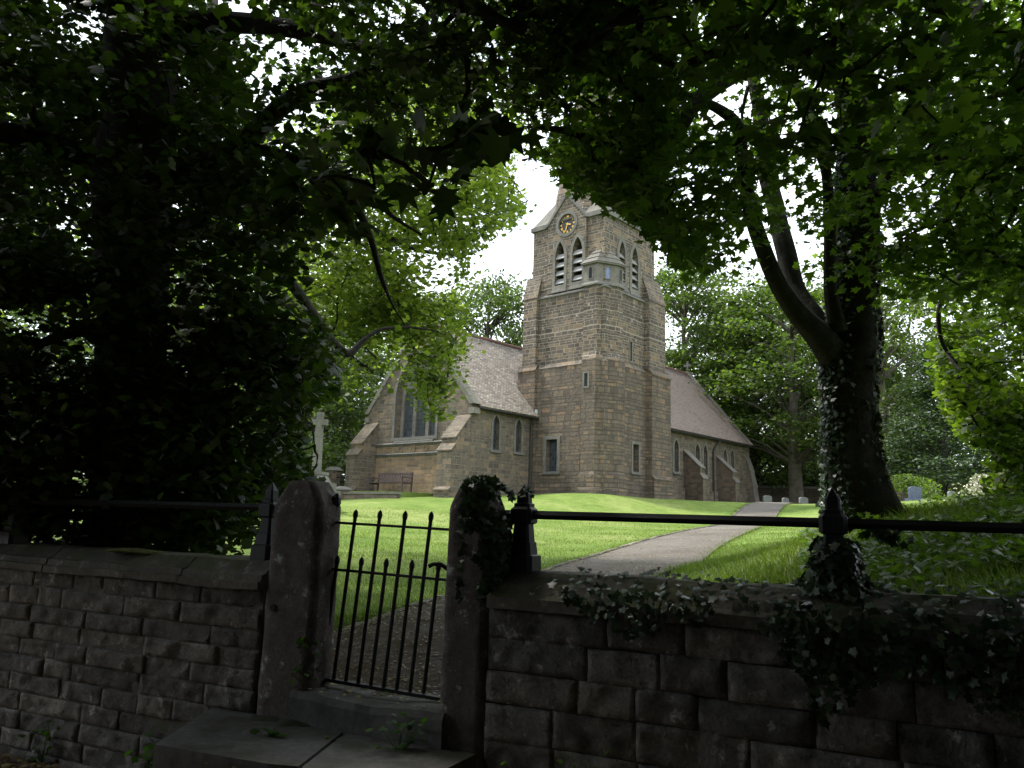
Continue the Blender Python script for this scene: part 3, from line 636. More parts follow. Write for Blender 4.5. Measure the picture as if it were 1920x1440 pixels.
m = M(); m.add([TG(u, v, .085) for u, v in disc(.56)], [tuple(range(28))]); clock = m.build('clock_dial', DIAL, church)
def onface(m, pts, d0=.055, d1=.08):
    n = len(pts); A = [TG(gc - x, cc_z + y, d0) for x, y in pts]; B = [TG(gc - x, cc_z + y, d1) for x, y in pts]
    m.prism(B, A)
NUM = ['XII', 'I', 'II', 'III', 'IIII', 'V', 'VI', 'VII', 'VIII', 'IX', 'X', 'XI']
def bar(p, q, th, c, an, R):
    dx, dy = q[0] - p[0], q[1] - p[1]; l_ = math.hypot(dx, dy); nx, ny = -dy / l_ * th, dx / l_ * th
    pts = [(p[0] - nx, p[1] - ny), (q[0] - nx, q[1] - ny), (q[0] + nx, q[1] + ny), (p[0] + nx, p[1] + ny)]
    ca, sa = math.cos(an), math.sin(an)
    onface(m, [(x * ca + (y + R) * sa, -x * sa + (y + R) * ca) for x, y in pts])
for h_, s_ in enumerate(NUM):
    m = M()
    an = math.radians(h_ * 30); wds = {'I': .032, 'V': .075, 'X': .075}; tot = sum(wds[c] for c in s_); x = -tot / 2
    for c in s_:
        w_ = wds[c]; cx = x + w_ / 2; hh = .062
        if c == 'I': bar((cx, -hh), (cx, hh), .009, c, an, .42)
        elif c == 'V': bar((cx - .027, hh), (cx, -hh), .011, c, an, .42); bar((cx + .027, hh), (cx, -hh), .007, c, an, .42)
        else: bar((cx - .027, hh), (cx + .027, -hh), .011, c, an, .42); bar((cx + .027, hh), (cx - .027, -hh), .007, c, an, .42)
        x += w_
    m.build('numeral', GOLD, clock)
for nm, an, ln, th in (('hour_hand', 106, .27, .03), ('minute_hand', 196, .42, .02)):
    m = M(); r_ = math.radians(an); d_ = (math.sin(r_), math.cos(r_)); n_ = (d_[1], -d_[0])
    onface(m, [(-d_[0] * .08 + n_[0] * th * .6, -d_[1] * .08 + n_[1] * th * .6), (d_[0] * ln * .7 + n_[0] * th, d_[1] * ln * .7 + n_[1] * th), (d_[0] * ln, d_[1] * ln), (d_[0] * ln * .7 - n_[0] * th, d_[1] * ln * .7 - n_[1] * th), (-d_[0] * .08 - n_[0] * th * .6, -d_[1] * .08 - n_[1] * th * .6)], .03, .05)
    m.build(nm, GOLD, clock)
cx = 2.35; m = M(); R0, zb, zt = 2.42, 17.3, 31.5
def octo(r, z): return [CH(cx + r / math.cos(math.pi / 8) * math.cos(math.pi / 8 + i * math.pi / 4), cx + r / math.cos(math.pi / 8) * math.sin(math.pi / 8 + i * math.pi / 4), z) for i in range(8)]
quadstrip(m, octo(R0, zb), octo(.08, zt)); m.build('spire', S_UP, church)
m = M(); m.tube([CH(cx, cx, 31.4), CH(cx, cx, 32.3)], .05); m.box(T_, (cx - .3, cx - .04, 31.9), (cx + .3, cx + .04, 32.0)); m.build('spire_cross', IRON, church)
for (sx, sy) in ((0, 0), (1, 0), (1, 1), (0, 1)):
    m = M(); c0 = -.06 if not sx else 4.76; c1 = -.06 if not sy else 4.76; dx = 1 if not sx else -1; dy = 1 if not sy else -1
    ap = (c0 + dx * .95, c1 + dy * .95)
    m.add([CH(c0, c1, 17.36), CH(c0 + dx * 1.9, c1, 17.36), CH(c0, c1 + dy * 1.9, 17.36), CH(*ap, 19.0), CH(c0 + dx * 1.9, c1 + dy * 1.9, 17.5)], [(0, 1, 3), (2, 0, 3), (1, 4, 3), (4, 2, 3)])
    m.build('broach', S_DRESS, church)

# ---- west part (gable end towards the road on the left)
SF, TC, TD = -4.89, 4.1, 11.85; TMID = 7.98; ZR = 11.42; ZE = 7.12
front = [(TC, 2.0), (TD, 2.0), (TD, ZE), (TMID, 11.55), (TC, ZE)]
TF, nf = left_face(SF)
big = lancet(8.06, 3.1, 5.62, 7.75, 9.95, 10)
m = M(); m.panel(TF, nf, [(TC, 5.3), (TD, 5.3), (TD, ZE), (TMID, 11.55), (TC, ZE)], [big], .38); m.build('gable_wall', S_NAVE, church)
m = M(); m.panel(TF, nf, [(TC, 2.0), (TD, 2.0), (TD, 5.3), (TC, 5.3)], [], .38); m.build('gable_base_wall', S_OCH, church)
m = M()
m = M(); TI = lambda u, v, d: TF(u, v, d + .36)
lights = [lancet(9.05, .76, 5.66, 7.5, 8.25), lancet(8.06, .76, 5.66, 8.3, 9.1), lancet(7.07, .76, 5.66, 7.5, 8.25)]
m.panel(TI, nf, [(p[0], p[1]) for p in grow(big, .03)], lights, .14)
tr_ = m.build('window_tracery', S_DRESS, church)
for lt in lights:
    mm = M(); mm.add([TI(u, v, .1) for u, v in grow(lt, .02)], [tuple(range(len(lt)))]); gl_ = mm.build('window_light', GLASS, tr_)
m = M(); ring(m, TF, big, .16, -.06, .05)
m.build('window_hood', S_DARKD, church)
m = M()
for z_, e_ in ((5.28, .14), (4.76, .12)):
    m.hexa([TF(5.25, z_ - .1, -.02), TF(11.0, z_ - .1, -.02), TF(11.0, z_ - .1, .05), TF(5.25, z_ - .1, .05), TF(5.25, z_ + .02, -e_), TF(11.0, z_ + .02, -e_), TF(11.0, z_ + .12, .05), TF(5.25, z_ + .12, .05)])
m.build('string_course', S_DARKD, church)
for k in range(5):
    u = 6.2 + k * .95; m = M()
    ring(m, TF, [(u + .12 * math.cos(a_ * math.pi / 4), 5.02 + .12 * math.sin(a_ * math.pi / 4)) for a_ in range(8)], .07, -.03, .01); m.build('quatrefoil', S_OCH, church)
m = M(); m.hexa([TF(6.6, 5.3, -.1), TF(9.6, 5.3, -.1), TF(9.6, 5.3, .3), TF(6.6, 5.3, .3), TF(6.6, 5.42, -.1), TF(9.6, 5.42, -.1), TF(9.6, 5.64, .36), TF(6.6, 5.64, .36)]); m.build('sill', S_DARKD, church)
# copings of the gable
for sgn in (1, -1):
    m = M(); e = TC - .22 if sgn == 1 else TD + .22
    p, q = (e, ZE - .1), (TMID, 11.92)
    sh = [p, q, (q[0], q[1] - .36), (p[0] + sgn * .3, p[1])]
    m.prism([TF(u, v, -.09) for u, v in sh], [TF(u, v, .34) for u, v in sh]); m.build('gable_coping', S_DRESS, church)
    m = M(); m.box(T_, (SF - .07, min(e, e + sgn * .35), 6.55), (SF + .36, max(e, e + sgn * .35), 6.84)); m.build('kneeler', S_DRESS, church)
# side wall with two lancets
TS, ns = right_face(TC)
la1, la2 = lancet(-3.15, .44, 4.98, 6.2, 6.66, 5), lancet(-1.47, .44, 5.02, 6.2, 6.66, 5)
m = M(); m.panel(TS, ns, [(SF, 2.0), (0, 2.0), (0, ZE), (SF, ZE)], [la1, la2], .2); m.build('side_wall', S_NAVE, church)
window(TS, la1, .2, .13); window(TS, la2, .2, .13)
m = M(); m.add([CH(SF, TD, 2), CH(12, TD, 2), CH(12, TD, ZE), CH(SF, TD, ZE)], [(1, 0, 3, 2)]); m.build('rear_wall', S_NAVE, church)
# roof
def slab(m, s0, s1, t0, z0, t1, z1, th=.12):
    dt, dz = t1 - t0, z1 - z0; l_ = math.hypot(dt, dz); nt_, nz_ = -dz / l_ * th, dt / l_ * th
    if nz_ < 0: nt_, nz_ = -nt_, -nz_
    m.hexa([CH(s0, t0, z0), CH(s1, t0, z0), CH(s1, t1, z1), CH(s0, t1, z1), CH(s0, t0 + nt_, z0 + nz_), CH(s1, t0 + nt_, z0 + nz_), CH(s1, t1 + nt_, z1 + nz_), CH(s0, t1 + nt_, z1 + nz_)])
pit = (ZR - ZE) / (TMID - TC)
m = M(); slab(m, SF + .34, 5.5, TC - .24, ZE - .24 * pit, TMID, ZR); slab(m, SF + .34, 12, TD + .24, ZE - .24 * pit, TMID + .001, ZR); m.build('roof', T_LEFT, church)
m = M(); m.tube([CH(s_, TMID, ZR + .16 + .012 * math.sin(s_ * 3)) for s_ in np.linspace(SF + .34, 12, 30)], .12, 6); m.build('ridge_tiles', RIDGE, church)
m = M(); m.tube([CH(SF + .3, TC - .28, ZE - .28), CH(-.3, TC - .28, ZE - .30)], .05, 6); m.tube([CH(-.62, TC - .28, ZE - .3), CH(-.62, TC - .12, ZE - .65), CH(-.62, TC - .10, 2.5)], .055, 8)
m.build('gutter_and_downpipe', PIPE, church)
m = M()
for k in range(7):
    tt = TC - .22 + k * .16; zz = ZE - .15 + (tt - TC + .24) * pit
    m.box(T_, (-.36 - .02 * (k % 2), tt, zz - .1), (-.27, tt + .16, zz + .3))
m.build('lead_flashing', LEAD, church)
m = M(); m.box(T_, (-.75, 4.95, 7.85), (-.45, 5.25, 8.05)); m.build('lead_flashing', LEAD, church)
buttress('gable_buttress', (S_NAVE, S_NAVE), [(0, 1.8), (1.3, 1.8), (1.3, 2.9), (1.18, 3.0), (1.18, 4.72), (.95, 5.02), (.95, 5.32), (0, 6.45)], TC + .02, TC + .95, 's', SF)
buttress('gable_buttress', (S_NAVE, S_NAVE), [(0, 1.8), (1.3, 1.8), (1.3, 2.9), (1.18, 3.0), (1.18, 4.72), (.95, 5.02), (.95, 5.32), (0, 6.45)], TD - .85, TD + .1, 's', SF)

# ---- nave beyond the tower
TN, SE, ZN, TRN, ZRN = 2.0, 20.5, 7.48, 6.66, 12.6
TNf, nn_ = right_face(TN)
wins = [lancet(c, .52, z0, 6.2, 6.72, 5) for c, z0 in ((10.5, 4.8), (13.1, 4.85), (14.12, 4.85), (16.83, 4.9), (17.85, 4.95))]
m = M(); m.panel(TNf, nn_, [(4.9, 2.2), (SE, 2.2), (SE, ZN), (4.9, ZN)], wins, .22); m.build('nave_wall', S_NAVE, church)
for w_ in wins: window(TNf, w_, .22, .14)
m = M(); m.add([CH(SE, TN, 2.2), CH(SE, 11.3, 2.2), CH(SE, 11.3, ZN), CH(SE, TRN, ZRN + .1), CH(SE, TN, ZN)], [(0, 1, 2, 3, 4)])
m.add([CH(5.6, TN, 2.2), CH(5.6, 11.3, 2.2), CH(5.6, 11.3, ZN), CH(5.6, TRN, ZRN), CH(5.6, TN, ZN)], [(4, 3, 2, 1, 0)]); m.build('nave_end_wall', S_NAVE, church)
pn = (ZRN - ZN) / (TRN - TN)
m = M(); slab(m, 5.45, SE - .3, TN - .25, ZN - .25 * pn, TRN, ZRN); slab(m, 5.45, SE - .3, 11.6, ZN - .35 * pn, TRN + .001, ZRN); m.build('nave_roof', T_RIGHT, church)
m = M(); m.tube([CH(s_, TRN, ZRN + .15) for s_ in np.linspace(5.4, SE - .3, 20)], .12, 6); m.build('ridge_tiles', RIDGE, church)
for sgn in (1, -1):
    m = M(); e = TN - .3 if sgn == 1 else 11.6
    sh = [(e, ZN - .2), (TRN, ZRN + .42), (TRN, ZRN + .05), (e + sgn * .3, ZN - .2)]
    m.prism([CH(SE - .3, u, v) for u, v in sh], [CH(SE + .12, u, v) for u, v in sh]); m.build('gable_coping', S_DRESS, church)
m = M(); m.box(T_, (SE - .15, TRN - .06, ZRN + .35), (SE - .03, TRN + .06, ZRN + 1.15)); m.box(T_, (SE - .149, TRN - .3, ZRN + .75), (SE - .031, TRN + .3, ZRN + .88)); m.build('gable_cross', S_DARKD, church)
m = M(); m.tube([CH(5.5, TN - .3, ZN - .32), CH(SE - .35, TN - .3, ZN - .32)], .05, 6)
m.tube([CH(15.6, TN - .3, ZN - .35), CH(15.2, TN - .1, ZN - .85), CH(15.05, TN - .1, ZN - 1.1), CH(15.05, TN - .1, 2.9)], .055, 8); m.build('gutter_and_downpipe', PIPE, church)
for s_ in (11.35, 15.6):
    buttress('nave_buttress', (S_NAVE, S_DRESS, S_RED), [(0, 2.2), (1.3, 2.2), (1.3, 4.45), (1.12, 4.7), (1.12, 5.1), (0, 6.15)], s_, s_ + .55, 't', TN)
buttress('nave_buttress', (S_NAVE, S_DRESS), [(0, 2.2), (.75, 2.2), (.5, 4.4), (.3, 5.4), (0, 6.4)], SE - .55, SE + .02, 't', TN)
m = M(); m.box(T_, (5.6, TN - .1, 2.2), (SE + .06, TN + .05, 3.85)); m.build('nave_plinth', S_NAVE, church)

# ================================================================== road wall, gate, railings
def stone_block(m, u0, u1, z0, z1, bf=0.0, dep=.16, nx=7, nz=5, amp=.03, bulge=.03, seed=0.0, face=-1):
    """rock-faced block in the wall frame: rough front at b=bf bulging outwards"""
    vs = []
    for j in range(nz + 1):
        for i in range(nx + 1):
            fu, fz = i / nx, j / nz; u = u0 + (u1 - u0) * fu; z = z0 + (z1 - z0) * fz
            e = min(fu * (u1 - u0), (1 - fu) * (u1 - u0), fz * (z1 - z0), (1 - fz) * (z1 - z0)); k = min(1, e / .022) ** .5 if e > 0 else 0
            n1 = noise.fractal(Vector((u * 5 + seed, z * 6, seed * 1.7)), 1.0, 2.0, 4); n2 = noise.noise(Vector((u * 1.3, z * 2 + seed, 5)))
            out = bulge * k + (n1 * amp + n2 * amp * .8) * (0.25 + .75 * k)
            ju = noise.noise(Vector((u * 9, z * 9, seed))) * .008; jz = noise.noise(Vector((u * 9, z * 9, seed + 9))) * .007
            vs.append(WP(u + ju, bf - out, z + jz))
    W_ = nx + 1; fs = [(j * W_ + i, j * W_ + i + 1, (j + 1) * W_ + i + 1, (j + 1) * W_ + i) for j in range(nz) for i in range(nx)]
    per = [i for i in range(W_)] + [(j + 1) * W_ - 1 for j in range(1, nz + 1)] + [nz * W_ + i for i in range(nx - 1, -1, -1)] + [j * W_ for j in range(nz - 1, 0, -1)]
    b0 = len(vs)
    for q in per:
        fu, fz = (q % W_) / nx, (q // W_) / nz; vs.append(WP(u0 + (u1 - u0) * fu, bf + dep, z0 + (z1 - z0) * fz))
    n = len(per); fs += [(per[(i + 1) % n], per[i], b0 + i, b0 + (i + 1) % n) for i in range(n)]
    m.add(vs, fs)
def wall_thing(nm, label, ua, ub, zb, zt, ch, lmin, lmax, seed, copes, gap=.008, bulge=.03, core_b=.45, core=None, cf=.03):
    w_ = thing(nm, label, 'wall', WP((ua + ub) / 2, .2, zb))
    rnd = random.Random(seed); m = M(); z = zt; k = 0
    while z > zb:
        h = ch * rnd.uniform(.88, 1.12); z0 = z - h; u = ua - rnd.uniform(0, .4) if ua < -4 else ua
        if ua >= 0: u = ua
        while u < ub:
            l_ = rnd.uniform(lmin, lmax); u1 = u + l_
            if ub - u1 < lmin * .5: u1 = ub
            zj = rnd.uniform(-.008, .008)
            stone_block(m, u + gap, min(u1, ub) - gap, z0 + gap + zj, z - gap + zj, bf=rnd.uniform(-.010, .012), nx=max(6, int(l_ / .04)), nz=6, seed=rnd.uniform(0, 99), bulge=bulge)
            u = u1
        z = z0; k += 1
    m.build('stonework', S_WALL, w_, smooth=True)
    m = M(); m.box(WP, (ua - .02, cf, zb - .3), (ub, core_b, zt + .005)); m.build('wall_core', core or S_CORE, w_)
    for (c0, c1, prof) in copes:
        m = M(); n = 8; A = []
        sd_ = rnd.uniform(0, 99)
        for i in range(n + 1):
            u = c0 + .006 + (c1 - c0 - .012) * i / n
            for (b, z) in prof:
                A.append(WP(u, b + .012 * noise.noise(Vector((u * 3, z * 5, sd_))), z + .016 * noise.noise(Vector((u * 2.5 + b * 9, sd_, z * 2)))))
        q = len(prof)
        fs = [(i * q + j, (i + 1) * q + j, (i + 1) * q + (j + 1) % q, i * q + (j + 1) % q) for i in range(n) for j in range(q)]
        fs += [tuple(range(q)), tuple(range(n * q, (n + 1) * q))[::-1]]
        m.add(A, fs); m.build('coping_stone', S_COPE, w_)
    return w_
def dense(prof, k=3):
    out = []
    for i, p in enumerate(prof):
        q = prof[(i + 1) % len(prof)]
        for j in range(k): out.append((p[0] + (q[0] - p[0]) * j / k, p[1] + (q[1] - p[1]) * j / k))
    return out
pl_ = dense([(-.07, .925), (-.07, .99), (-.03, 1.0), (-.02, 1.055), (.03, 1.07), (.14, 1.165), (.36, 1.18), (.48, 1.08), (.48, .925)])
cL = []; u = -9.0
for l_ in (1.3, 1.1, 1.2, 1.35, 1.05, 1.25): cL.append((u, u + l_, pl_)); u += l_
cL.append((u, -1.02, pl_)); cL.append((-1.02, -.02, pl_))
wall_thing('stone_wall', 'lower coursed gritstone wall with bevelled coping, left of the gate', -9.0, -.02, -1.0, .92, .18, .36, 1.0, 3, cL, gap=.005, bulge=.007, core=S_JOINT, cf=.012)
pr_ = dense([(-.05, .945), (-.05, 1.03), (.0, 1.06), (.05, 1.13), (.2, 1.22), (.36, 1.22), (.48, 1.1), (.48, .945)])
cR = []; u = 2.25
for l_ in (1.35, 1.3, 1.5, 1.3, 1.5, 1.6): cR.append((u, u + l_, pr_)); u += l_
wall_thing('stone_wall', 'gritstone wall of large blocks hung with dark ivy, right of the gate', 2.25, 10.8, -1.2, .94, .235, .42, .98, 8, cR, gap=.004, bulge=.010)

# gateposts
def post(u0, u1, zt, label, seed, b1=.34, zb=-.4, lean=0.0):
    p = thing('gatepost', label, 'gatepost', WP((u0 + u1) / 2, .15, zb))
    m = M(); n = 60; cx_ = (u0 + u1) / 2; hw = (u1 - u0) / 2; seg = 48; vs = []
    for i in range(n + 1):
        z = zb + (zt - zb) * i / n; k = 1.0
        if z > zt - .22:
            q = (z - (zt - .22)) / .22; k = 1 - .52 * q ** 1.15
        tp_ = 1 - .05 * (z / zt)
        for j in range(seg):
            a = 2 * math.pi * j / seg; ca, sa = math.cos(a), math.sin(a)
            r = min(1 / max(abs(ca), abs(sa)), 1.27)
            r *= 1 + .032 * noise.fractal(Vector((ca * 2.4 + seed, sa * 2.4, z * 3)), 1, 2, 5)
            vs.append(WP(cx_ + hw * ca * r * k * tp_ + lean * z, .15 + (b1 / 2 + .0) * sa * r * (k * .3 + .7) * tp_, z + .01 * noise.noise(Vector((ca * 3, sa * 3, z * 4 + seed)))))
    m.add(vs, [(i * seg + j, i * seg + (j + 1) % seg, (i + 1) * seg + (j + 1) % seg, (i + 1) * seg + j) for i in range(n) for j in range(seg)] + [tuple(range(n * seg, (n + 1) * seg))])
    m.build('shaft', S_POST, p, smooth=True)
    return p
pL = post(.0, .58, 1.9, 'gatepost with a pale lichen patch on its top, hinge side of the iron gate', 1.0)
pR = post(1.84, 2.24, 1.9, 'ivy-topped gatepost on the latch side of the iron gate', 5.0)
m = M(); m.tube([WP(.13, -.032, .78), WP(.13, .0, .78)], [.024, .022], 10); m.build('drilled_socket', VOID, pL)
# gate
gate = thing('iron_gate', 'black wrought iron gate of tall and short bars between two stone gateposts', 'gate', WP(1.15, .22, .19))
def GP(u, z, b=.22): return WP(u + (z - 1.17) * .085, b, z)
for k in range(4):
    u = .735 + .262 * k; m = M()
    m.tube([GP(u, .19), GP(u, .9), GP(u, 1.58)], .0125, 8); m.tube([GP(u, 1.58), GP(u, 1.6), GP(u, 1.625), GP(u, 1.645), GP(u, 1.66)], [.0125, .017, .017, .012, .003], 8)
    m.build('tall_bar', IRON, gate)
for k in range(5):
    u = .604 + .262 * k; m = M()
    m.tube([GP(u, .19), GP(u, .7), GP(u, 1.17)], .0125, 8); m.tube([GP(u, 1.17), GP(u, 1.19), GP(u, 1.215), GP(u, 1.235), GP(u, 1.25)], [.0125, .017, .017, .012, .003], 8)
    m.build('short_bar', IRON, gate)
for z_, ua, ub, h in ((1.54, .42, 1.86, .011), (1.13, .42, 1.84, .011), (.195, .36, 1.76, .014)):
    m = M(); m.box(lambda u, b, z: GP(u, z - .02 * (u - .4), b), (ua - (z_ - 1.17) * .085, .195 if z_ < 1 else .205, z_ - h), (ub - (z_ - 1.17) * .085, .245 if z_ < 1 else .235, z_ + h)); m.build('cross_rail', IRON, gate)
m = M(); m.tube([GP(.49, .1), GP(.49, 1.0), GP(.50, 1.68)], [.022, .022, .022], 8); m.tube([GP(.50, 1.68), GP(.50, 1.71), GP(.5, 1.76), GP(.5, 1.8)], [.022, .036, .03, .008], 8)
m.box(WP, (.38, .16, 1.40), (.52, .24, 1.46)); m.build('hinge_stile', IRON, gate)
m = M(); m.tube([WP(1.87, .15, 1.15), WP(1.82, .1, 1.2), WP(1.76, .08, 1.235), WP(1.70, .06, 1.235), WP(1.665, .05, 1.215)], [.022, .016, .013, .012, .014], 8)
m.tube([WP(1.85, .1, 1.12), WP(1.85, .1, 1.24)], .03, 8); m.build('latch_handle', IRON, gate)
# threshold step and flagstones
st = thing('threshold_step', 'worn stone step under the iron gate with mossy left end', 'step', WP(1.2, .1, -.2))
m = M(); n = 20; prof = dense([(-.06, -.25), (-.07, .08), (-.04, .13), (.06, .15), (.52, .14), (.52, -.25)], 2); A = []
for i in range(n + 1):
    u = .42 + 1.5 * i / n; sag = -.035 * math.exp(-((u - 1.2) / .4) ** 2)
    for b, z in prof: A.append(WP(u, b + .012 * noise.noise(Vector((u * 4, z * 4, 0))), z + (sag if z > .05 else 0) + .012 * noise.noise(Vector((u * 5, b * 6, 2)))))
q = len(prof); m.add(A, [(i * q + j, (i + 1) * q + j, (i + 1) * q + (j + 1) % q, i * q + (j + 1) % q) for i in range(n) for j in range(q)] + [tuple(range(q)), tuple(range(n * q, (n + 1) * q))[::-1]])
m.build('tread', S_SLAB, st, smooth=False)
def flag(pts, z, th, label):
    P = [WPz(x, y, z) for x, y in pts]; me = M(); c = sum(P) / len(P)
    tpn = [p + (c - p) * .004 for p in P]; lo = [p + np.array([0, 0, -th]) for p in P]; md = [p + np.array([0, 0, -.02]) for p in P]
    n_ = len(P); m_ = M()
    m_.add([tuple(p) for p in tpn + md + lo], [tuple(range(n_))] + [(i, (i + 1) % n_, (i + 1) % n_ + n_, i + n_) for i in range(n_)] + [(i + n_, (i + 1) % n_ + n_, (i + 1) % n_ + 2 * n_, i + 2 * n_) for i in range(n_)])
    o = m_.build('flagstone', S_SLAB); return tag(o, label, 'paving slab', 'flagstones before the gate')
def WPz(x, y, z):
    d = ray(x, y); return EYE + d * ((z - 1.6) / d[2])
ZS = WZ(-.13)
flag([(290, 1396), (395, 1326), (480, 1318), (672, 1350), (560, 1437), (500, 1432)], ZS, .16, 'large worn flagstone in front of the step, the left one of two')
flag([(566, 1438), (677, 1351), (836, 1376), (890, 1388), (900, 1410), (760, 1480), (600, 1500)], ZS + .003, .16, 'worn flagstone in front of the step, the right one of two')

# iron railings on the copings
def bollard(m, u, b, zb, zt, s=1.0):
    H_ = zt - zb
    prof = [(0, .128), (.19, .122), (.205, .10), (.34, .088), (.345, .078), (.54, .066), (.56, .092), (.71, .092), (.74, .07), (.775, .07), (.785, .053), (.885, .050), (1.0, .001)]
    ring_ = []
    for f, r in prof:
        rr_ = r * s * .98
        pts = []
        for (cx_, cy_) in ((1, .72), (.72, 1), (-.72, 1), (-1, .72), (-1, -.72), (-.72, -1), (.72, -1), (1, -.72)): pts.append(WP(u + rr_ * cx_, b + rr_ * cy_, zb + f * H_))
        ring_.append(pts)
    vs = [p for r in ring_ for p in r]; n = len(prof)
    m.add(vs, [(i * 8 + j, i * 8 + (j + 1) % 8, (i + 1) * 8 + (j + 1) % 8, (i + 1) * 8 + j) for i in range(n - 1) for j in range(8)])
def railing(us_, zb, ua, ub, label, dz=0.0):
    r = thing('iron_railing', label, 'railing', WP(us_[0], .28, zb))
    for u in us_:
        m = M(); bollard(m, u, .28, zb, 1.9 + dz); m.build('iron_post', IRON, r)
    m = M(); s = .034
    m.add([WP(u, .28 + b, 1.655 + z) for u in (ua, ub) for b, z in ((-s, 0), (0, -s), (s, 0), (0, s))], [(0, 1, 5, 4), (1, 2, 6, 5), (2, 3, 7, 6), (3, 0, 4, 7), (0, 3, 2, 1), (4, 5, 6, 7)])
    m.build('rail', IRON, r)
    return r
railing([-.27, -4.07], 1.16, -10.5, -.1, 'black iron rail on pyramid-topped posts along the wall left of the gate')
railing([2.4, 4.73, 7.06], 1.2, 2.2, 9.5, 'black iron rail on pyramid-topped posts along the wall right of the gate')

# ================================================================== leaves, twigs, trees
def _fan(pol, droop=.25):
    pts = [(0, 0.0)] + [(r * math.cos(math.radians(a)), r * math.sin(math.radians(a))) for a, r in pol]
    P = np.array([(x, y, -droop * (x * x + y * y)) for x, y in pts]); n = len(pol)
    return P, np.array([(0, 1 + i, 1 + (i + 1) % n) for i in range(n)])
MAPLE = _fan([(270, .22), (300, .34), (342, .52), (8, .28), (38, .60), (62, .30), (90, .66), (118, .30), (142, .60), (172, .28), (198, .52), (240, .34)])
MAPLE6 = _fan([(270, .25), (340, .5), (12, .3), (40, .55), (90, .62), (140, .55), (168, .3), (200, .5)])
IVYL = _fan([(270, .2), (325, .5), (0, .32), (30, .5), (60, .34), (90, .65), (120, .34), (150, .5), (180, .32), (215, .5)], .15)
OVAL = (np.array([(0, -.5, 0), (.3, 0, -.08), (0, .5, 0), (-.3, 0, -.08)]), np.array([(0, 1, 3), (1, 2, 3)]))
def leaves(C, size, tpl, up=0.9, nrm=None, spread=1.0):
    n = len(C); P, F = tpl
    N = RNG.normal(size=(n, 3)) * spread
    if nrm is None: N[:, 2] = np.abs(N[:, 2]) + up
    else: N = N * .45 + nrm
    N /= np.linalg.norm(N, axis=1)[:, None]
    A = RNG.normal(size=(n, 3)); A -= (A * N).sum(1)[:, None] * N; A /= np.linalg.norm(A, axis=1)[:, None]
    B = np.cross(N, A); s = np.broadcast_to(size, (n,))[:, None, None]
    V = C[:, None, :] + s * (P[None, :, 0:1] * A[:, None] + P[None, :, 1:2] * B[:, None] + P[None, :, 2:3] * N[:, None])
    FA = F[None] + (np.arange(n) * len(P))[:, None, None]
    return V.reshape(-1, 3), FA.reshape(-1, 3)
def join(parts):
    Vs, Fs, o = [], [], 0
    for V, F in parts: Vs.append(V); Fs.append(F + o); o += len(V)
    return np.concatenate(Vs), np.concatenate(Fs)
def inpoly(x, y, poly):
    x = np.asarray(x); y = np.asarray(y); c = np.zeros(x.shape, bool); n = len(poly)
    for i in range(n):
        (x1, y1), (x2, y2) = poly[i], poly[(i + 1) % n]
        if y1 == y2: continue
        c ^= ((y1 > y) != (y2 > y)) & (x < (x2 - x1) * (y - y1) / (y2 - y1) + x1)
    return c
# the open view from the gate to the church: no bough hangs into it
OPEN = [(598, 1000), (600, 920), (585, 890), (566, 870), (566, 760), (600, 750), (640, 740), (650, 690), (600, 600), (575, 520), (640, 485), (720, 490), (800, 450), (905, 455), (960, 425), (985, 398), (950, 330), (1000, 290), (1040, 335), (1062, 356), (1085, 374), (1112, 366), (1150, 398), (1200, 415), (1225, 470), (1235, 440), (1262, 500), (1300, 512), (1345, 515), (1400, 515), (1430, 580), (1500, 640), (1670, 620), (1700, 560), (1750, 560), (1742, 640), (1765, 750), (1800, 815), (1870, 850), (1850, 900), (1858, 950), (1840, 1100), (600, 1100)]
def zone(poly, d0, d1, n, rad, per, pw=1.0):
    xs = [p[0] for p in poly]; ys = [p[1] for p in poly]; out = []
    while len(out) < n:
        x = RNG.uniform(min(xs), max(xs), 400); y = RNG.uniform(min(ys), max(ys), 400)
        for a, b in zip(x[inpoly(x, y, poly)], y[inpoly(x, y, poly)]):
            # thin spots come from a slow noise over direction so the sky sparkles through in patches
            if noise.noise(Vector((a / 170, b / 170, 3.3))) < -0.24 and RNG.random() < .8: continue
            D = d0 + (d1 - d0) * RNG.random() ** pw; out.append((at(a, b, D), rad * RNG.uniform(.7, 1.3), int(per * RNG.uniform(.6, 1.4))))
            if len(out) >= n: break
    return out
def crown(cl, size, tpl, cut=None, flat=.55):
    Cs = []
    for c, r, n in cl: Cs.append(c + RNG.normal(size=(n, 3)) * np.array([r, r, r * flat]) * .6)
    C = np.concatenate(Cs)
    if cut is not None:
        x, y, z = proj(C); j = RNG.normal(size=(2, len(C))) * 9
        C = C[~((z > 0) & inpoly(x + j[0], y + j[1], cut))]
    return leaves(C, size * RNG.uniform(.55, 1.35, len(C)), tpl)
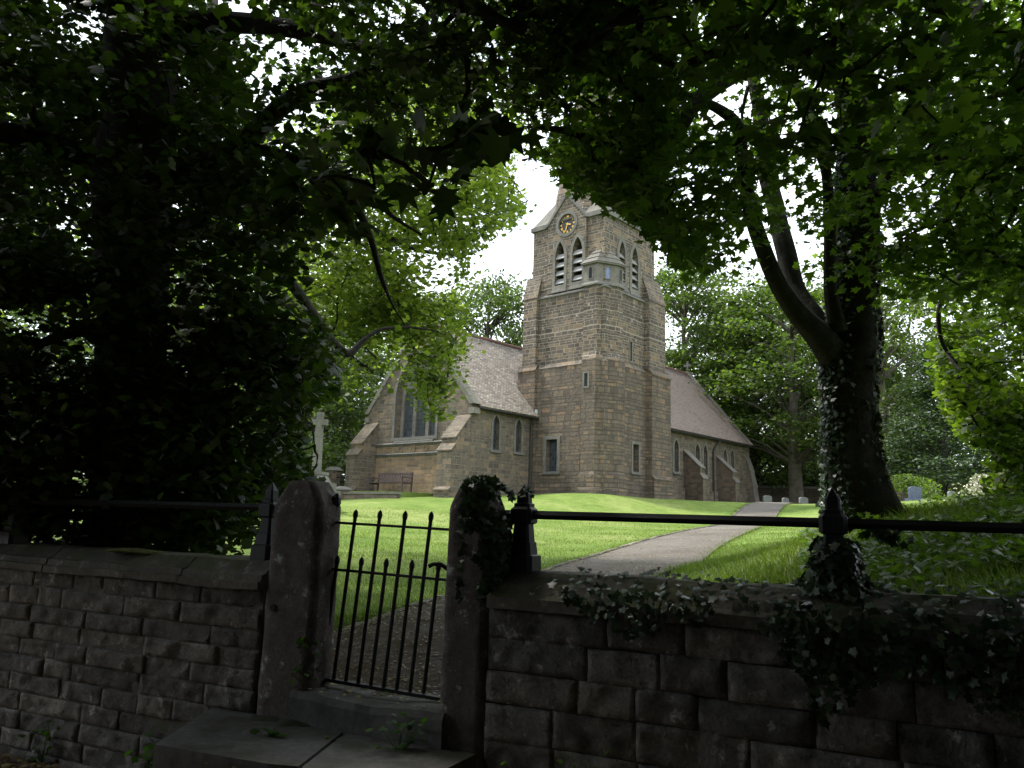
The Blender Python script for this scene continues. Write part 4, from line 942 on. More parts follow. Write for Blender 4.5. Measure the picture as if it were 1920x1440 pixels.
def twigs(m, skel, cl, base=.0045, maxlen=9.0):
    nodes = np.array([s for s in skel]); cp = np.array([c for c, r, n in cl]); n0 = len(nodes)
    dd = np.array([np.min(((nodes - c) ** 2).sum(1)) for c in cp]); order = np.argsort(dd)
    pos = list(nodes); par = [-1] * n0; cnt = [0] * n0; arr = np.empty((n0 + len(cp), 3)); arr[:n0] = nodes; k = n0
    for i in order:
        d2 = ((arr[:k] - cp[i]) ** 2).sum(1); j = int(np.argmin(d2)); arr[k] = cp[i]; par.append(j); cnt.append(1); k += 1
    for i in range(k - 1, n0 - 1, -1):
        if par[i] >= n0: cnt[par[i]] += cnt[i]
    for i in range(n0, k):
        a, b = arr[par[i]], arr[i]; L_ = np.linalg.norm(b - a)
        if L_ > maxlen: continue
        mid = (a + b) / 2 + RNG.normal(size=3) * L_ * .08 + np.array([0, 0, .05 * L_]); r = base * math.sqrt(cnt[i]) + .002
        m.tube([a, (a * .6 + mid * .4) + RNG.normal(size=3) * L_ * .03, mid, b], [min(.05, r * 1.5), r * 1.3, r * 1.1, r * .6], 4, cap=False)
def path3(pts, k=5):
    """pts: (px, py, D, radius); smoothed"""
    P = np.array([list(at(x, y, D)) + [r] for x, y, D, r in pts]); Q = catmull(list(P), k)
    w_ = np.array([[noise.noise(Vector((p[0] * 1.5 + 7, p[1] * 1.5, p[2] * 1.5))), noise.noise(Vector((p[0] * 1.5, p[1] * 1.5 + 9, p[2] * 1.5))), 0] for p in Q])
    Q[:, :3] += w_ * np.minimum(Q[:, 3:4] * .5, .05)
    return Q
def big_tree(name, label, trunk, limbs, cl_sets, mat_leaf, bark, overhead=None, seg=14):
    base = at(*trunk[0][:3]); base[2] = H(base[0], base[1]) - .1
    t = thing(name, label, 'tree', base)
    Q = path3(trunk); m = M(); m.tube([q[:3] for q in Q], [max(.01, q[3]) for q in Q], 20, wob=.22); m.build('trunk', bark, t, smooth=True)
    skel = [q[:3] for q in Q[::2]]
    for lm_ in limbs:
        Q = path3(lm_); m = M(); m.tube([q[:3] for q in Q], [max(.008, q[3]) for q in Q], 8, wob=.25); m.build('limb', bark, t, smooth=True); skel += [q[:3] for q in Q[1::2]]
    allc = [c for cs, *_ in cl_sets for c in cs]
    m = M(); twigs(m, skel, allc); m.build('twigs', bark, t)
    parts = [crown(cs, sz, tp, cut) for cs, sz, tp, cut in cl_sets]
    V, F = join(parts); mesh_np('crown', V, F, mat_leaf, t)
    if overhead is not None:
        V, F = overhead; mesh_np('crown', V, F, mat_leaf, t)  # out-of-view overhead leaves, added to shade the wall and foreground
    return t
def shade_canopy(x0, x1, y0, y1, z0, z1, n, size):  # box of large leaves kept outside the frame, added as a light blocker
    C = np.stack([RNG.uniform(x0, x1, n), RNG.uniform(y0, y1, n), RNG.uniform(z0, z1, n)], 1)
    x, y, z = proj(C); bad = (z > 0) & (x > -60) & (x < 1980) & (y > -60) & (y < 1500)
    C = C[~bad]; return leaves(C, size * RNG.uniform(.7, 1.2, len(C)), OVAL, up=1.5)

# ---- left sycamore
trA = [(250, 1010, 8.2, .60), (250, 960, 8.2, .46), (250, 880, 8.1, .38), (250, 700, 8, .34), (250, 520, 8, .34), (252, 380, 8, .37), (256, 300, 8, .36), (262, 150, 8, .34), (270, 0, 8, .31), (285, -250, 8.2, .24), (300, -600, 8.5, .12)]
lmA = [[(235, 345, 8, .2), (190, 320, 7.9, .15), (120, 280, 7.7, .12), (60, 258, 7.4, .10), (-30, 240, 7, .08), (-160, 200, 6.6, .05)],
       [(235, 300, 8, .13), (180, 300, 8.2, .08), (130, 275, 8.4, .06), (60, 230, 8.8, .04)],
       [(270, 335, 8, .2), (320, 325, 7.9, .15), (390, 310, 7.7, .12), (450, 275, 7.6, .10), (525, 200, 7.4, .085), (580, 168, 7.2, .075), (650, 152, 7, .06), (720, 120, 6.7, .04), (820, 100, 6.3, .02)],
       [(275, 80, 8, .2), (350, 45, 7.8, .12), (430, 38, 7.5, .10), (520, 50, 7.2, .085), (600, 68, 7, .07), (690, 90, 6.6, .05), (800, 130, 6.2, .03), (900, 150, 5.9, .02)],
       [(265, 450, 8, .16), (360, 430, 8.6, .11), (480, 460, 9.5, .09), (555, 540, 10.2, .075), (600, 605, 10.7, .065), (622, 640, 10.9, .06), (652, 662, 11, .055), (685, 636, 11.2, .034), (715, 618, 11.4, .028), (760, 614, 11.6, .02), (805, 618, 11.8, .014), (835, 628, 12, .01)],
       [(590, 300, 7.5, .06), (640, 345, 7.7, .055), (672, 395, 7.9, .045), (696, 450, 8.1, .035), (715, 520, 8.3, .025), (735, 570, 8.5, .014), (760, 610, 8.7, .006)],
       [(450, 275, 7.6, .07), (530, 290, 7.5, .055), (600, 315, 7.2, .045), (680, 345, 6.9, .035), (730, 400, 6.6, .02), (790, 440, 6.3, .01)],
       [(270, -80, 8, .15), (420, -120, 7, .12), (600, -60, 6.2, .08), (800, -20, 5.6, .05), (980, 60, 5.2, .03)],
       [(250, 600, 8, .1), (320, 590, 7.6, .07), (420, 620, 7.4, .05), (520, 690, 7.5, .03)], [(250, 640, 8, .1), (160, 620, 7.6, .07), (60, 650, 7.4, .04)]]
ZA = [(-180, -220), (600, -220), (600, 300), (560, 480), (595, 560), (640, 640), (630, 700), (612, 760), (590, 820), (600, 880), (585, 925), (480, 962), (330, 975), (-180, 980)]
ZA2 = [(560, -220), (1120, -220), (1120, 225), (1000, 240), (880, 240), (760, 270), (620, 330), (560, 300)]
ZAn = [(480, 230), (985, 250), (930, 330), (820, 400), (700, 430), (560, 400)]
ZAe = [(500, 640), (600, 700), (600, 900), (560, 930), (470, 930), (500, 800)]
clA = zone(ZA, 6.6, 10.5, 520, .36, 66); clA += zone([(-150, -220), (640, -220), (620, 330), (-150, 420)], 7.5, 11, 150, .36, 66); clA2 = zone(ZA2, 5.0, 10.0, 125, .33, 66); clAn = zone(ZAn, 3.3, 4.6, 16, .14, 9); clAe = zone(ZAe, 8.5, 11.5, 90, .3, 55)
ZAl = [(-180, 480), (300, 520), (590, 640), (600, 800), (560, 935), (440, 972), (-180, 985)]; clA += zone(ZAl, 6.7, 8.2, 210, .36, 60); clA += zone([(-180, 930), (470, 930), (470, 1000), (300, 1045), (-180, 1045)], 7.4, 9.5, 120, .33, 60)
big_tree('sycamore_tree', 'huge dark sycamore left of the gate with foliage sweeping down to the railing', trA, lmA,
         [(clA, .10, MAPLE6, OPEN), (clA2, .092, MAPLE, OPEN), (clAn, .15, MAPLE, OPEN), (clAe, .12, MAPLE6, OPEN)], L_A, BARK, shade_canopy(-13, 0.2, -8, 5.5, 6.0, 9.5, 32000, .38))
# ---- ivy-clad right sycamore
trB = [(1618, 1000, 9.0, .52), (1614, 965, 9.0, .42), (1606, 925, 9, .36), (1598, 860, 9, .315), (1592, 760, 9, .285), (1590, 680, 9, .29), (1596, 620, 9, .28), (1600, 540, 9, .24), (1606, 420, 9, .235), (1606, 300, 9, .215), (1608, 200, 9, .19), (1612, 60, 9, .17), (1600, -150, 9.2, .15), (1590, -500, 9.4, .1)]
lmB = [[(1572, 700, 9, .14), (1548, 650, 8.9, .17), (1505, 600, 8.8, .12), (1455, 535, 8.6, .095), (1425, 450, 8.4, .085), (1408, 380, 8.2, .08), (1395, 310, 8, .07), (1385, 240, 7.8, .06), (1340, 200, 7.5, .045), (1260, 170, 7.1, .03)],
       [(1560, 680, 9.1, .16), (1525, 600, 9.3, .14), (1490, 530, 9.5, .13), (1465, 440, 9.7, .12), (1440, 340, 9.9, .12), (1420, 200, 10.1, .09), (1400, 0, 10.3, .06)],
       [(1568, 620, 8.8, .1), (1556, 520, 8.7, .07), (1556, 420, 8.6, .065), (1550, 330, 8.5, .06), (1535, 270, 8.4, .07), (1510, 205, 8.2, .055), (1470, 150, 8, .045), (1400, 90, 7.6, .03)],
       [(1556, 300, 8.7, .09), (1530, 240, 8.9, .07), (1490, 160, 9.1, .05)],
       [(1620, 470, 9, .14), (1640, 380, 8.8, .12), (1668, 330, 8.6, .10), (1710, 308, 8.4, .085), (1770, 292, 8.1, .07), (1850, 262, 7.8, .05), (1960, 230, 7.4, .03)],
       [(1615, 300, 9, .1), (1660, 262, 8.8, .08), (1720, 268, 8.6, .06), (1790, 225, 8.4, .04)],
       [(1612, 130, 9, .12), (1700, 90, 8.4, .09), (1740, 140, 8.2, .06), (1800, 60, 7.9, .04)],
       [(1600, 160, 9, .13), (1500, 110, 8.4, .10), (1400, 130, 7.8, .085), (1310, 190, 7.3, .07), (1262, 255, 7, .06), (1210, 285, 6.9, .055), (1160, 280, 6.8, .045), (1110, 262, 6.6, .038), (1060, 245, 6.4, .03), (1000, 236, 6.2, .018)],
       [(1262, 255, 7, .035), (1230, 215, 6.9, .03), (1170, 160, 6.6, .022), (1120, 130, 6.4, .015)], [(1160, 280, 6.8, .03), (1130, 215, 6.6, .02), (1090, 180, 6.5, .012)],
       [(1395, 330, 8, .04), (1350, 375, 8, .03), (1345, 395, 8, .02), (1385, 400, 8.1, .012)],
       [(1605, -60, 9, .15), (1500, -120, 7.6, .12), (1350, -60, 6.3, .08), (1200, 20, 5.6, .05), (1080, 100, 5.2, .025)],
       [(1610, 0, 9, .14), (1750, -40, 7.6, .10), (1850, 40, 6.5, .07), (1930, 150, 6, .04)]]
ZB = [(1050, -220), (2080, -220), (2080, 600), (1900, 560), (1800, 560), (1700, 540), (1650, 580), (1500, 560), (1440, 540), (1390, 500), (1320, 520), (1260, 500), (1230, 450), (1195, 405), (1130, 345), (1060, 320), (1040, 240)]
ZBn = [(1200, -50), (1950, -50), (1950, 250), (1600, 330), (1300, 200)]
clB = zone(ZB, 5.4, 10.8, 540, .35, 64); clBn = zone(ZBn, 4.2, 5.4, 36, .26, 26)
clB += zone([(980, -120), (1300, -120), (1300, 260), (1180, 290), (1040, 230), (980, 150)], 6, 10, 75, .34, 60)
clB = [c for c in clB if not (1550 < proj(c[0])[0] < 1660 and 120 < proj(c[0])[1] < 560 and proj(c[0])[2] < 8.8 and RNG.random() < .75)]
ZBe = [(1050, 240), (1190, 280), (1240, 400), (1230, 440), (1180, 400), (1100, 350), (1060, 320)]
clBe = zone(ZBe, 6.2, 8.5, 60, .2, 40); clB += zone([(1060, 60), (1240, 60), (1240, 380), (1150, 350), (1060, 320)], 6.5, 10, 45, .28, 60)
big_tree('sycamore_tree', 'ivy-clad forked sycamore right of the path, its trunk crossing the right-hand rail', trB, lmB,
         [(clB, .092, MAPLE, OPEN), (clBn, .11, MAPLE, OPEN), (clBe, .09, MAPLE, OPEN)], L_B, BARK, shade_canopy(-0.2, 13, -8, 5.5, 6.0, 9.5, 32000, .38))
# ---- slender lime reaching over the west gable
trC = [(330, 960, 15, .3), (340, 800, 15, .24), (350, 650, 15, .22), (360, 450, 15, .2), (380, 250, 15, .15), (400, 0, 15, .1)]
lmC = [[(350, 620, 15, .14), (450, 560, 15, .11), (560, 580, 15, .085), (620, 640, 15, .06), (700, 700, 15, .03)],
       [(362, 420, 15, .14), (500, 360, 15, .11), (620, 400, 15.2, .08), (700, 440, 15.4, .06), (790, 470, 15.6, .04), (870, 480, 15.8, .02)],
       [(700, 440, 15.4, .045), (730, 520, 15.4, .035), (760, 600, 15.4, .025), (785, 690, 15.4, .012)],
       [(370, 300, 15, .12), (520, 260, 15.4, .1), (680, 270, 16, .08), (820, 320, 16.5, .05), (960, 370, 17, .02)]]
ZC = [(560, 180), (700, 150), (900, 180), (990, 270), (960, 335), (1000, 385), (960, 430), (900, 450), (885, 520), (860, 575), (868, 640), (848, 700), (842, 770), (795, 775), (770, 700), (700, 690), (660, 740), (590, 730), (560, 600), (540, 480)]
clC = zone(ZC, 12.0, 17.5, 430, .40, 58); ZC2 = [(640, 560), (850, 570), (850, 650), (700, 680), (640, 650)]; clC += zone(ZC2, 13, 15, 60, .4, 50); clC += zone([(770, 650), (850, 640), (848, 740), (835, 775), (790, 775)], 13, 15, 26, .3, 45)
ZC3 = [(-100, 200), (560, 200), (560, 760), (-100, 800)]; clC += zone(ZC3, 13, 18, 130, .7, 60)
big_tree('lime_tree', 'pale green lime tree whose leafy sprays hang over the west gable window', trC, lmC, [(clC, .10, MAPLE6, [(905, 458), (960, 430), (985, 400), (950, 330), (1005, 275), (1150, 250), (1150, 720), (905, 700), (872, 560), (885, 500)])], L_C, BARK)
# ---- bright maple at the right edge
trD = [(2010, 1010, 10, .3), (2000, 850, 10, .2), (1985, 600, 10, .17), (1960, 300, 10, .12), (1950, 0, 10, .08)]
lmD = [[(1990, 650, 10, .09), (1930, 560, 9.8, .06), (1850, 500, 9.6, .045), (1800, 520, 9.5, .035), (1762, 570, 9.4, .03), (1765, 640, 9.4, .025), (1800, 690, 9.5, .015), (1830, 740, 9.6, .008)],
       [(1995, 760, 10, .07), (1930, 740, 9.8, .05), (1860, 780, 9.7, .03), (1800, 800, 9.6, .012)], [(1998, 850, 10, .06), (1940, 880, 10, .04), (1890, 930, 10, .02)]]
ZD = [(1740, 560), (1800, 480), (2060, 440), (2060, 1000), (1900, 985), (1860, 950), (1850, 900), (1868, 850), (1800, 815), (1765, 750), (1745, 660)]
ZDe = [(1745, 600), (1830, 560), (1880, 700), (1860, 830), (1800, 815), (1760, 740)]
clD = zone(ZD, 8.3, 12.5, 250, .30, 60) + zone(ZDe, 9.5, 12.5, 50, .22, 50)
big_tree('maple_tree', 'bright yellow-green maple filling the right edge of the view', trD, lmD, [(clD, .10, MAPLE6, OPEN)], L_D, BARK)

# ---- trees added out of view behind and beside the viewer to shade the wall
def wall_of_leaves(x0, x1, y0, y1, z0, z1, n, size):
    C = np.stack([RNG.uniform(x0, x1, n), RNG.uniform(y0, y1, n), RNG.uniform(z0, z1, n)], 1)
    return leaves(C, size * RNG.uniform(.7, 1.2, n), OVAL, up=.2)
for nm_, lb_, bx in (('added_shade_tree', 'unseen dense tree added for shade, behind the viewer to the left', (-16, -5, -13, -8)), ('added_shade_tree', 'unseen dense tree added for shade, straight behind the viewer', (-6, 6, -13, -8)), ('added_shade_tree', 'unseen dense tree added for shade, behind the viewer to the right', (5, 16, -13, -8)), ('added_shade_tree', 'unseen dense tree added for shade, up the lane to the left', (-17, -11, -9, 4)), ('added_shade_tree', 'unseen dense tree added for shade, down the lane to the right', (9.5, 16, -9, 1.5))):
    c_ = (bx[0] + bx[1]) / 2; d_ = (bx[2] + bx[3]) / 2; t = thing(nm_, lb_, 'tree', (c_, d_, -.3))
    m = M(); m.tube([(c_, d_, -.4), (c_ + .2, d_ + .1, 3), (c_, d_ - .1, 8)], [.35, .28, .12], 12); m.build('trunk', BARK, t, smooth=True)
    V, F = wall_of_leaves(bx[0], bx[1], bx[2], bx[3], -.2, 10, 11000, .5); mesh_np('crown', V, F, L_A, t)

# ---- background trees: three kinds built once, then copied
def bg_proto(kind, seed, h=16, R=5.5, n=9000, leaf=.34, mat=None, bark=None, trunk=.42, low=.25):
    rnd = np.random.default_rng(seed); cl = []
    nt_ = 110 if kind != 'conifer' else 120
    for i in range(nt_):
        f = rnd.uniform(low, 1.0); an = rnd.uniform(0, 2 * math.pi)
        if kind == 'conifer': rad = R * (1.02 - f) ** .75 * rnd.uniform(.45, 1.0)
        else: rad = R * math.sqrt(max(.03, 1 - ((f - (low + .38)) / (1.08 - low - .38 if f > low + .38 else .62)) ** 2)) * rnd.uniform(.45, 1.05)
        cl.append((np.array([rad * math.cos(an), rad * math.sin(an), f * h]), rnd.uniform(.9, 1.7) * R / 5.5, int(n / nt_)))
    Cs = [c + rnd.normal(size=(k, 3)) * np.array([r, r, r * (.30 if kind == 'beech' else .5)]) * .62 for c, r, k in cl]
    C = np.concatenate(Cs); V, F = leaves(C, leaf * RNG.uniform(.6, 1.25, len(C)), OVAL, up=.9 if kind == 'beech' else .4)
    m = M(); m.tube([(0, 0, -.6), (0, 0, .3), (.1, .05, h * .3), (-.1, 0, h * .6), (0, .1, h * .92)], [trunk * 1.5, trunk * 1.05, trunk * .85, trunk * .5, .05], 12, wob=.2)
    for c, r, k in cl[::2]:
        z0 = max(h * low * .7, c[2] - np.hypot(c[0], c[1]) * .55); m.tube([(0, 0, z0), (c[0] * .45, c[1] * .45, (z0 + c[2]) / 2 + .3), tuple(c)], [trunk * .28, trunk * .16, .03], 5, cap=False)
    return V, F, m
def mk_bg(name, label, kind, pos, scale, rot, protos={}):
    key = kind
    if key not in protos:
        cfg = {'beech': ('beech', 3, 16, 5.8, 20000, .33, L_BG, BARK2, .42, .26), 'pale': ('beech', 5, 15, 5.0, 17000, .31, L_BG3, BARK2, .34, .22), 'conifer': ('conifer', 9, 14, 4.2, 17000, .24, L_BG2, BARK, .3, .06), 'mixed': ('round', 12, 15, 5.2, 19000, .32, L_BG, BARK, .4, .12)}[kind]
        V, F, m = bg_proto(cfg[0], cfg[1], *cfg[2:6], None, None, cfg[8], cfg[9])
        root = thing(name, label, 'tree', (0, 0, 0)); tr = m.build('trunk', cfg[7], root, smooth=True); cr_ = mesh_np('crown', V, F, cfg[6], root); protos[key] = root
        t = root
    else:
        t = protos[key].copy(); COL.objects.link(t); t['label'] = label; t.name = name
        for ch in protos[key].children:
            c = ch.copy(); COL.objects.link(c); c.parent = t
    t.location = pos; t.scale = (scale[0], scale[0], scale[1]); t.rotation_euler = (0, 0, rot); t['group'] = 'trees behind the church and churchyard'
    return t
def gpos(px, D):
    p = at(px, 900, D); return (p[0], p[1], H(p[0], p[1]) - .1)
BG = [('beech_tree', 'grey-green tree top rising behind the west roof, left of the tower', 'mixed', 905, 60, (1.0, 1.12), .3),
      ('beech_tree', 'tree top showing between the west gable sprays and the roof ridge', 'mixed', 800, 64, (1.0, 1.05), 2.3),
      ('conifer_tree', 'blue-green conifer directly behind the stone cross', 'conifer', 600, 60, (1.25, .86), .8),
      ('conifer_tree', 'dark conifer close to the left corner of the west gable', 'conifer', 668, 66, (1.1, .95), 2.1),
      ('beech_tree', 'tall tree in the gap left of the west gable', 'mixed', 560, 50, (1.1, 1.1), 1.2),
      ('beech_tree', 'dark tree at the far left beyond the sycamore', 'mixed', 380, 40, (1.0, .9), 3.0),
      ('beech_tree', 'beech just right of the tower above the nave roof', 'beech', 1285, 64, (1.1, 1.2), .4),
      ('beech_tree', 'broad layered beech with a thick bare trunk right of the nave end', 'beech', 1492, 57, (1.15, 1.0), 1.9),
      ('beech_tree', 'yellow-tinged beech rising behind the nave gable cross', 'pale', 1390, 72, (1.25, 1.12), 2.7),
      ('beech_tree', 'full round tree between the nave gable cross and the bare-trunked beech', 'mixed', 1415, 64, (1.15, 1.2), 3.9),
      ('beech_tree', 'beech half hidden behind the ivy-clad trunk', 'mixed', 1560, 75, (1.1, 1.15), 5.0),
      ('beech_tree', 'thin-crowned tree with a grey trunk right of the ivy-clad trunk', 'pale', 1662, 50, (.9, 1.12), 4.1),
      ('yew_tree', 'dark bushy yew behind the headstones on the right', 'conifer', 1772, 44, (1.0, .62), 4.4),
      ('beech_tree', 'hazy green tree behind the pale bush', 'mixed', 1715, 62, (1.0, .9), .9),
      ('beech_tree', 'tree beyond the right edge behind the bright maple', 'mixed', 1950, 48, (1.0, .95), 1.7),
      ('beech_tree', 'tree at the far left edge glimpsed under the sycamore boughs', 'mixed', 60, 46, (1.1, .9), 2.9),
      ('beech_tree', 'tree glimpsed through the gap left of the sycamore trunk', 'pale', 180, 60, (1.2, 1.1), .2)]
for nm, lb, kd, px, D, sc_, ro in BG: mk_bg(nm, lb, kd, gpos(px, D), sc_, ro)
# dark undergrowth behind
def leaf_bank(name, pts, hgt_, n, size, mat, label=None, cat=None, depth=3.0, kind=None, tpl=OVAL, up=.3, zoff=0):
    P = np.array([list(gpos(px, D)) for px, D in pts]); L_ = np.concatenate([[0], np.cumsum(np.linalg.norm(np.diff(P[:, :2], axis=0), axis=1))])
    s = RNG.uniform(0, L_[-1], n); X_ = np.interp(s, L_, P[:, 0]); Y_ = np.interp(s, L_, P[:, 1]); Z_ = np.interp(s, L_, P[:, 2])
    hh = hgt_ * np.array([.75 + .5 * noise.noise(Vector((q * .25, 0, 7))) for q in s]); z = RNG.random(n) ** .8 * hh
    wv = depth * np.sqrt(np.clip(1 - (z / (hh + .01)) ** 2, .05, 1))
    C = np.stack([X_ + RNG.normal(size=n) * wv * .35, Y_ + RNG.normal(size=n) * wv * .5, Z_ + z + zoff], 1)
    V, F = leaves(C, size * RNG.uniform(.6, 1.3, n), tpl, up=up); o = mesh_np(name, V, F, mat)
    return tag(o, label, cat, kind=kind)
leaf_bank('undergrowth', [(1405, 70), (1600, 68), (1680, 64)], 4.2, 16000, .35, L_BG, 'dark shrubby undergrowth below the beeches beyond the nave end', 'undergrowth', kind='stuff')
leaf_bank('distant_woodland', [(-300, 95), (300, 95), (700, 100), (1100, 105), (1500, 100), (1700, 95), (1790, 95)], 14, 80000, .65, L_BG, 'far-off woodland closing the view behind the church', 'woodland', kind='stuff', depth=6)
leaf_bank('shrub', [(1688, 35), (1722, 35)], 1.75, 3500, .13, L_D, 'rounded pale green bush behind the blue-grey headstone', 'bush', depth=1.6)
leaf_bank('flowering_shrub', [(1838, 19), (1880, 18.5)], 1.5, 3600, .085, L_FLOW, 'white-blossomed shrub at the edge of the right-hand lawn', 'shrub', depth=.8)
leaf_bank('shrub', [(1800, 42), (1850, 40)], 1.3, 1800, .14, L_BG3, 'low pale shrub between the yew and the white-blossomed shrub', 'bush', depth=1.5)

# ================================================================== ivy, plants, grass, litter
def ivy(name, label, C, nrm, size=.06, mat=None, parent=None):
    V, F = leaves(np.array(C), size * RNG.uniform(.5, 1.25, len(C)), IVYL, nrm=np.array(nrm)); o = mesh_np(name, V, F, mat or L_IVY)
    return tag(o, label, 'ivy')
fr = -WN; C = []; Nn = []
for _ in range(13000):
    u = random.uniform(2.3, 10.5); z = random.uniform(-.6, 1.30)
    nz_ = noise.noise(Vector((u * 1.6, z * 1.2, 2))) + .5 * noise.noise(Vector((u * 5, z * 4, 8)))
    bottom = 1.08 if u < 2.9 else (1.02 - .05 * (u - 2.9) if u < 3.8 else (.98 - .22 * (u - 3.8) if u < 5.2 else .67 - .08 * (u - 5.2)))
    drip = .35 * max(0, noise.noise(Vector((u * 3.1, 0, 4))))
    if z < bottom - drip + nz_ * .28: continue
    if u < 2.85 and nz_ < .1: continue
    if z > 1.15: b = random.uniform(-.06, .5)
    else: b = -.07 - random.random() * .05
    C.append(WP(u, b, min(z, 1.16 + .13 * random.random()) if z > 1.15 else z)); Nn.append(fr * 1.0 + np.array([0, 0, 1.6 if z > 1.12 else .5]))
ivy('ivy', 'dark ivy spilling over the coping and down the right-hand wall', C, Nn, .05)
C, Nn = [], []
for _ in range(1500):   # on the latch post
    a = random.uniform(-.6, 2.6); z = random.uniform(1.22, 1.93) if random.random() < .75 else random.uniform(.95, 1.3)
    if z < 1.5 and a > 1.2: a = random.uniform(-.5, .6)
    r = .22 + random.random() * .10; du = math.cos(a) * r * (1 if z < 1.75 else .8); db = -math.sin(a) * r * .7
    if z > 1.86: du *= .6
    if noise.noise(Vector((du * 6, z * 4, 1))) < -.12: continue
    C.append(WP(2.06 + abs(du) * (.9 if random.random() < .8 else -.3), .12 + db, z)); Nn.append(fr + WU * .8 + np.array([0, 0, .7]))
for _ in range(34):
    t_ = random.random(); C.append(WP(2.2 + .35 * t_, .1, 1.84 + .04 * math.sin(t_ * 9) - .05 * t_ * t_ + random.uniform(-.02, .02))); Nn.append(fr + np.array([0, 0, 1]))
ivy('ivy', 'tuft of ivy clinging to the head of the latch-side gatepost', C, Nn, .055)
C, Nn = [], []
for _ in range(520):   # around the far iron post
    z = 1.18 + .36 * random.random() ** 1.8; a = random.uniform(0, math.pi * 2); r = .09 + .11 * ((1.62 - z) / .44) ** 2 + random.random() * .03
    C.append(WP(4.73 + math.cos(a) * r * 1.2, .28 + math.sin(a) * r, z)); Nn.append(WU * math.cos(a) + WN * math.sin(a) + np.array([0, 0, .6]))
for _ in range(34):
    t_ = random.random(); C.append(WP(4.8 + .42 * t_, .27, 1.62 - .05 * t_ + random.uniform(-.05, .03))); Nn.append(fr + np.array([0, 0, .5]))
ivy('ivy', 'ivy wrapped round the lower half of the iron post in front of the big trunk', C, Nn, .058)
Q = path3(trB); C, Nn = [], []
for _ in range(3600):   # up the big trunk
    q = Q[random.randrange(4, len(Q) - 14)]; x_, y_, _z = proj(q[:3])
    left = random.random() < .6; a = random.gauss(math.pi if left else 0, .55) ; r = q[3] * 1.0 + random.random() * .04
    if not left and y_ > 900: continue
    C.append(np.array(q[:3]) + np.array([math.cos(a) * r, -abs(math.sin(a)) * r * (1 if random.random() < .8 else -1), random.uniform(-.18, .18)])); Nn.append(np.array([math.cos(a), -abs(math.sin(a)), .35]))
ivy('ivy', 'glossy ivy climbing both edges of the forked sycamore trunk', C, Nn, .07)

def weed(label, base, r, n, size, h, name='weed'):
    C = np.array([np.array(base) + np.array([random.gauss(0, r), random.gauss(0, r * .7), abs(random.gauss(h * .5, h * .35))]) for _ in range(n)])
    t = thing(name, label, 'weed', base)
    V, F = leaves(C, size * RNG.uniform(.6, 1.2, n), MAPLE6, up=1.2); mesh_np('foliage', V, F, L_WEED, t)
    m = M()
    for c in C[::2]: m.tube([base, (np.array(base) + c) / 2 + np.array([0, 0, .01]), c], [.003, .002, .0015], 4, cap=False)
    m.build('stems', L_WEED, t)
weed('leafy weed growing at the right end of the stone step', WP(1.63, -.2, -.18), .07, 46, .055, .22)
weed('weed sprouting beside the foot of the hinge-side gatepost', WP(.52, .02, .15), .06, 40, .05, .36)
weed('small weed on the flagstone edge below the step', WP(1.05, -.19, -.19), .05, 18, .04, .06)
weed('bushy weed at the bottom of the view beside the left flagstone', WPz(318, 1436, ZS - .2), .12, 60, .06, .18)
weed('thin weed against the foot of the left wall', WP(-2.62, -.08, -.92), .06, 26, .055, .34)
weed('leafy weed at the foot of the right wall near the bottom edge', WP(3.0, -.12, -.55), .10, 60, .06, .34)
weed('dock leaves lying on the left flagstone', WPz(505, 1378, ZS + .01), .035, 10, .06, .02)

# mossy mounds at the post feet
m = M()
def mound(m, c, r, h, seed):
    n = 40; k = 14; vs = []
    for i in range(k + 1):
        for j in range(n):
            a = 2 * math.pi * j / n; f = i / k; rr_ = math.cos(f * math.pi / 2); q = 1 + .3 * noise.fractal(Vector((math.cos(a) * 2.5, math.sin(a) * 2.5, seed + f * 2)), 1, 2, 4)
            vs.append(np.array(c) + np.array([math.cos(a) * r * rr_ * q, math.sin(a) * r * rr_ * .8 * q, h * math.sin(f * math.pi / 2)]))
    m.add(vs, [(i * n + j, i * n + (j + 1) % n, (i + 1) * n + (j + 1) % n, (i + 1) * n + j) for i in range(k) for j in range(n)])
MOSS = stone('moss', (0.02, 0.022, 0.008), (0.06, 0.062, 0.02), 25, .95, bstr=1, bd=.02)
mound(m, WP(.22, .03, -.26), .34, .11, 1); mound(m, WP(.52, .02, -.22), .2, .10, 4); mound(m, WP(-.12, -.03, -.32), .16, .14, 9)
tag(m.build('moss_mound', MOSS, None, smooth=True), 'dark mossy mound at the foot of the hinge-side gatepost', 'moss')
m = M(); mound(m, WP(-2.0, .18, 1.165), .16, .03, 2); mound(m, WP(-1.75, .2, 1.165), .12, .02, 7)
tag(m.build('moss_cushion', stone('bright_moss', (0.08, 0.09, 0.01), (0.16, 0.16, 0.03), 25, .95), None, smooth=True), 'yellow-green cushion of moss on the left wall coping', 'moss')

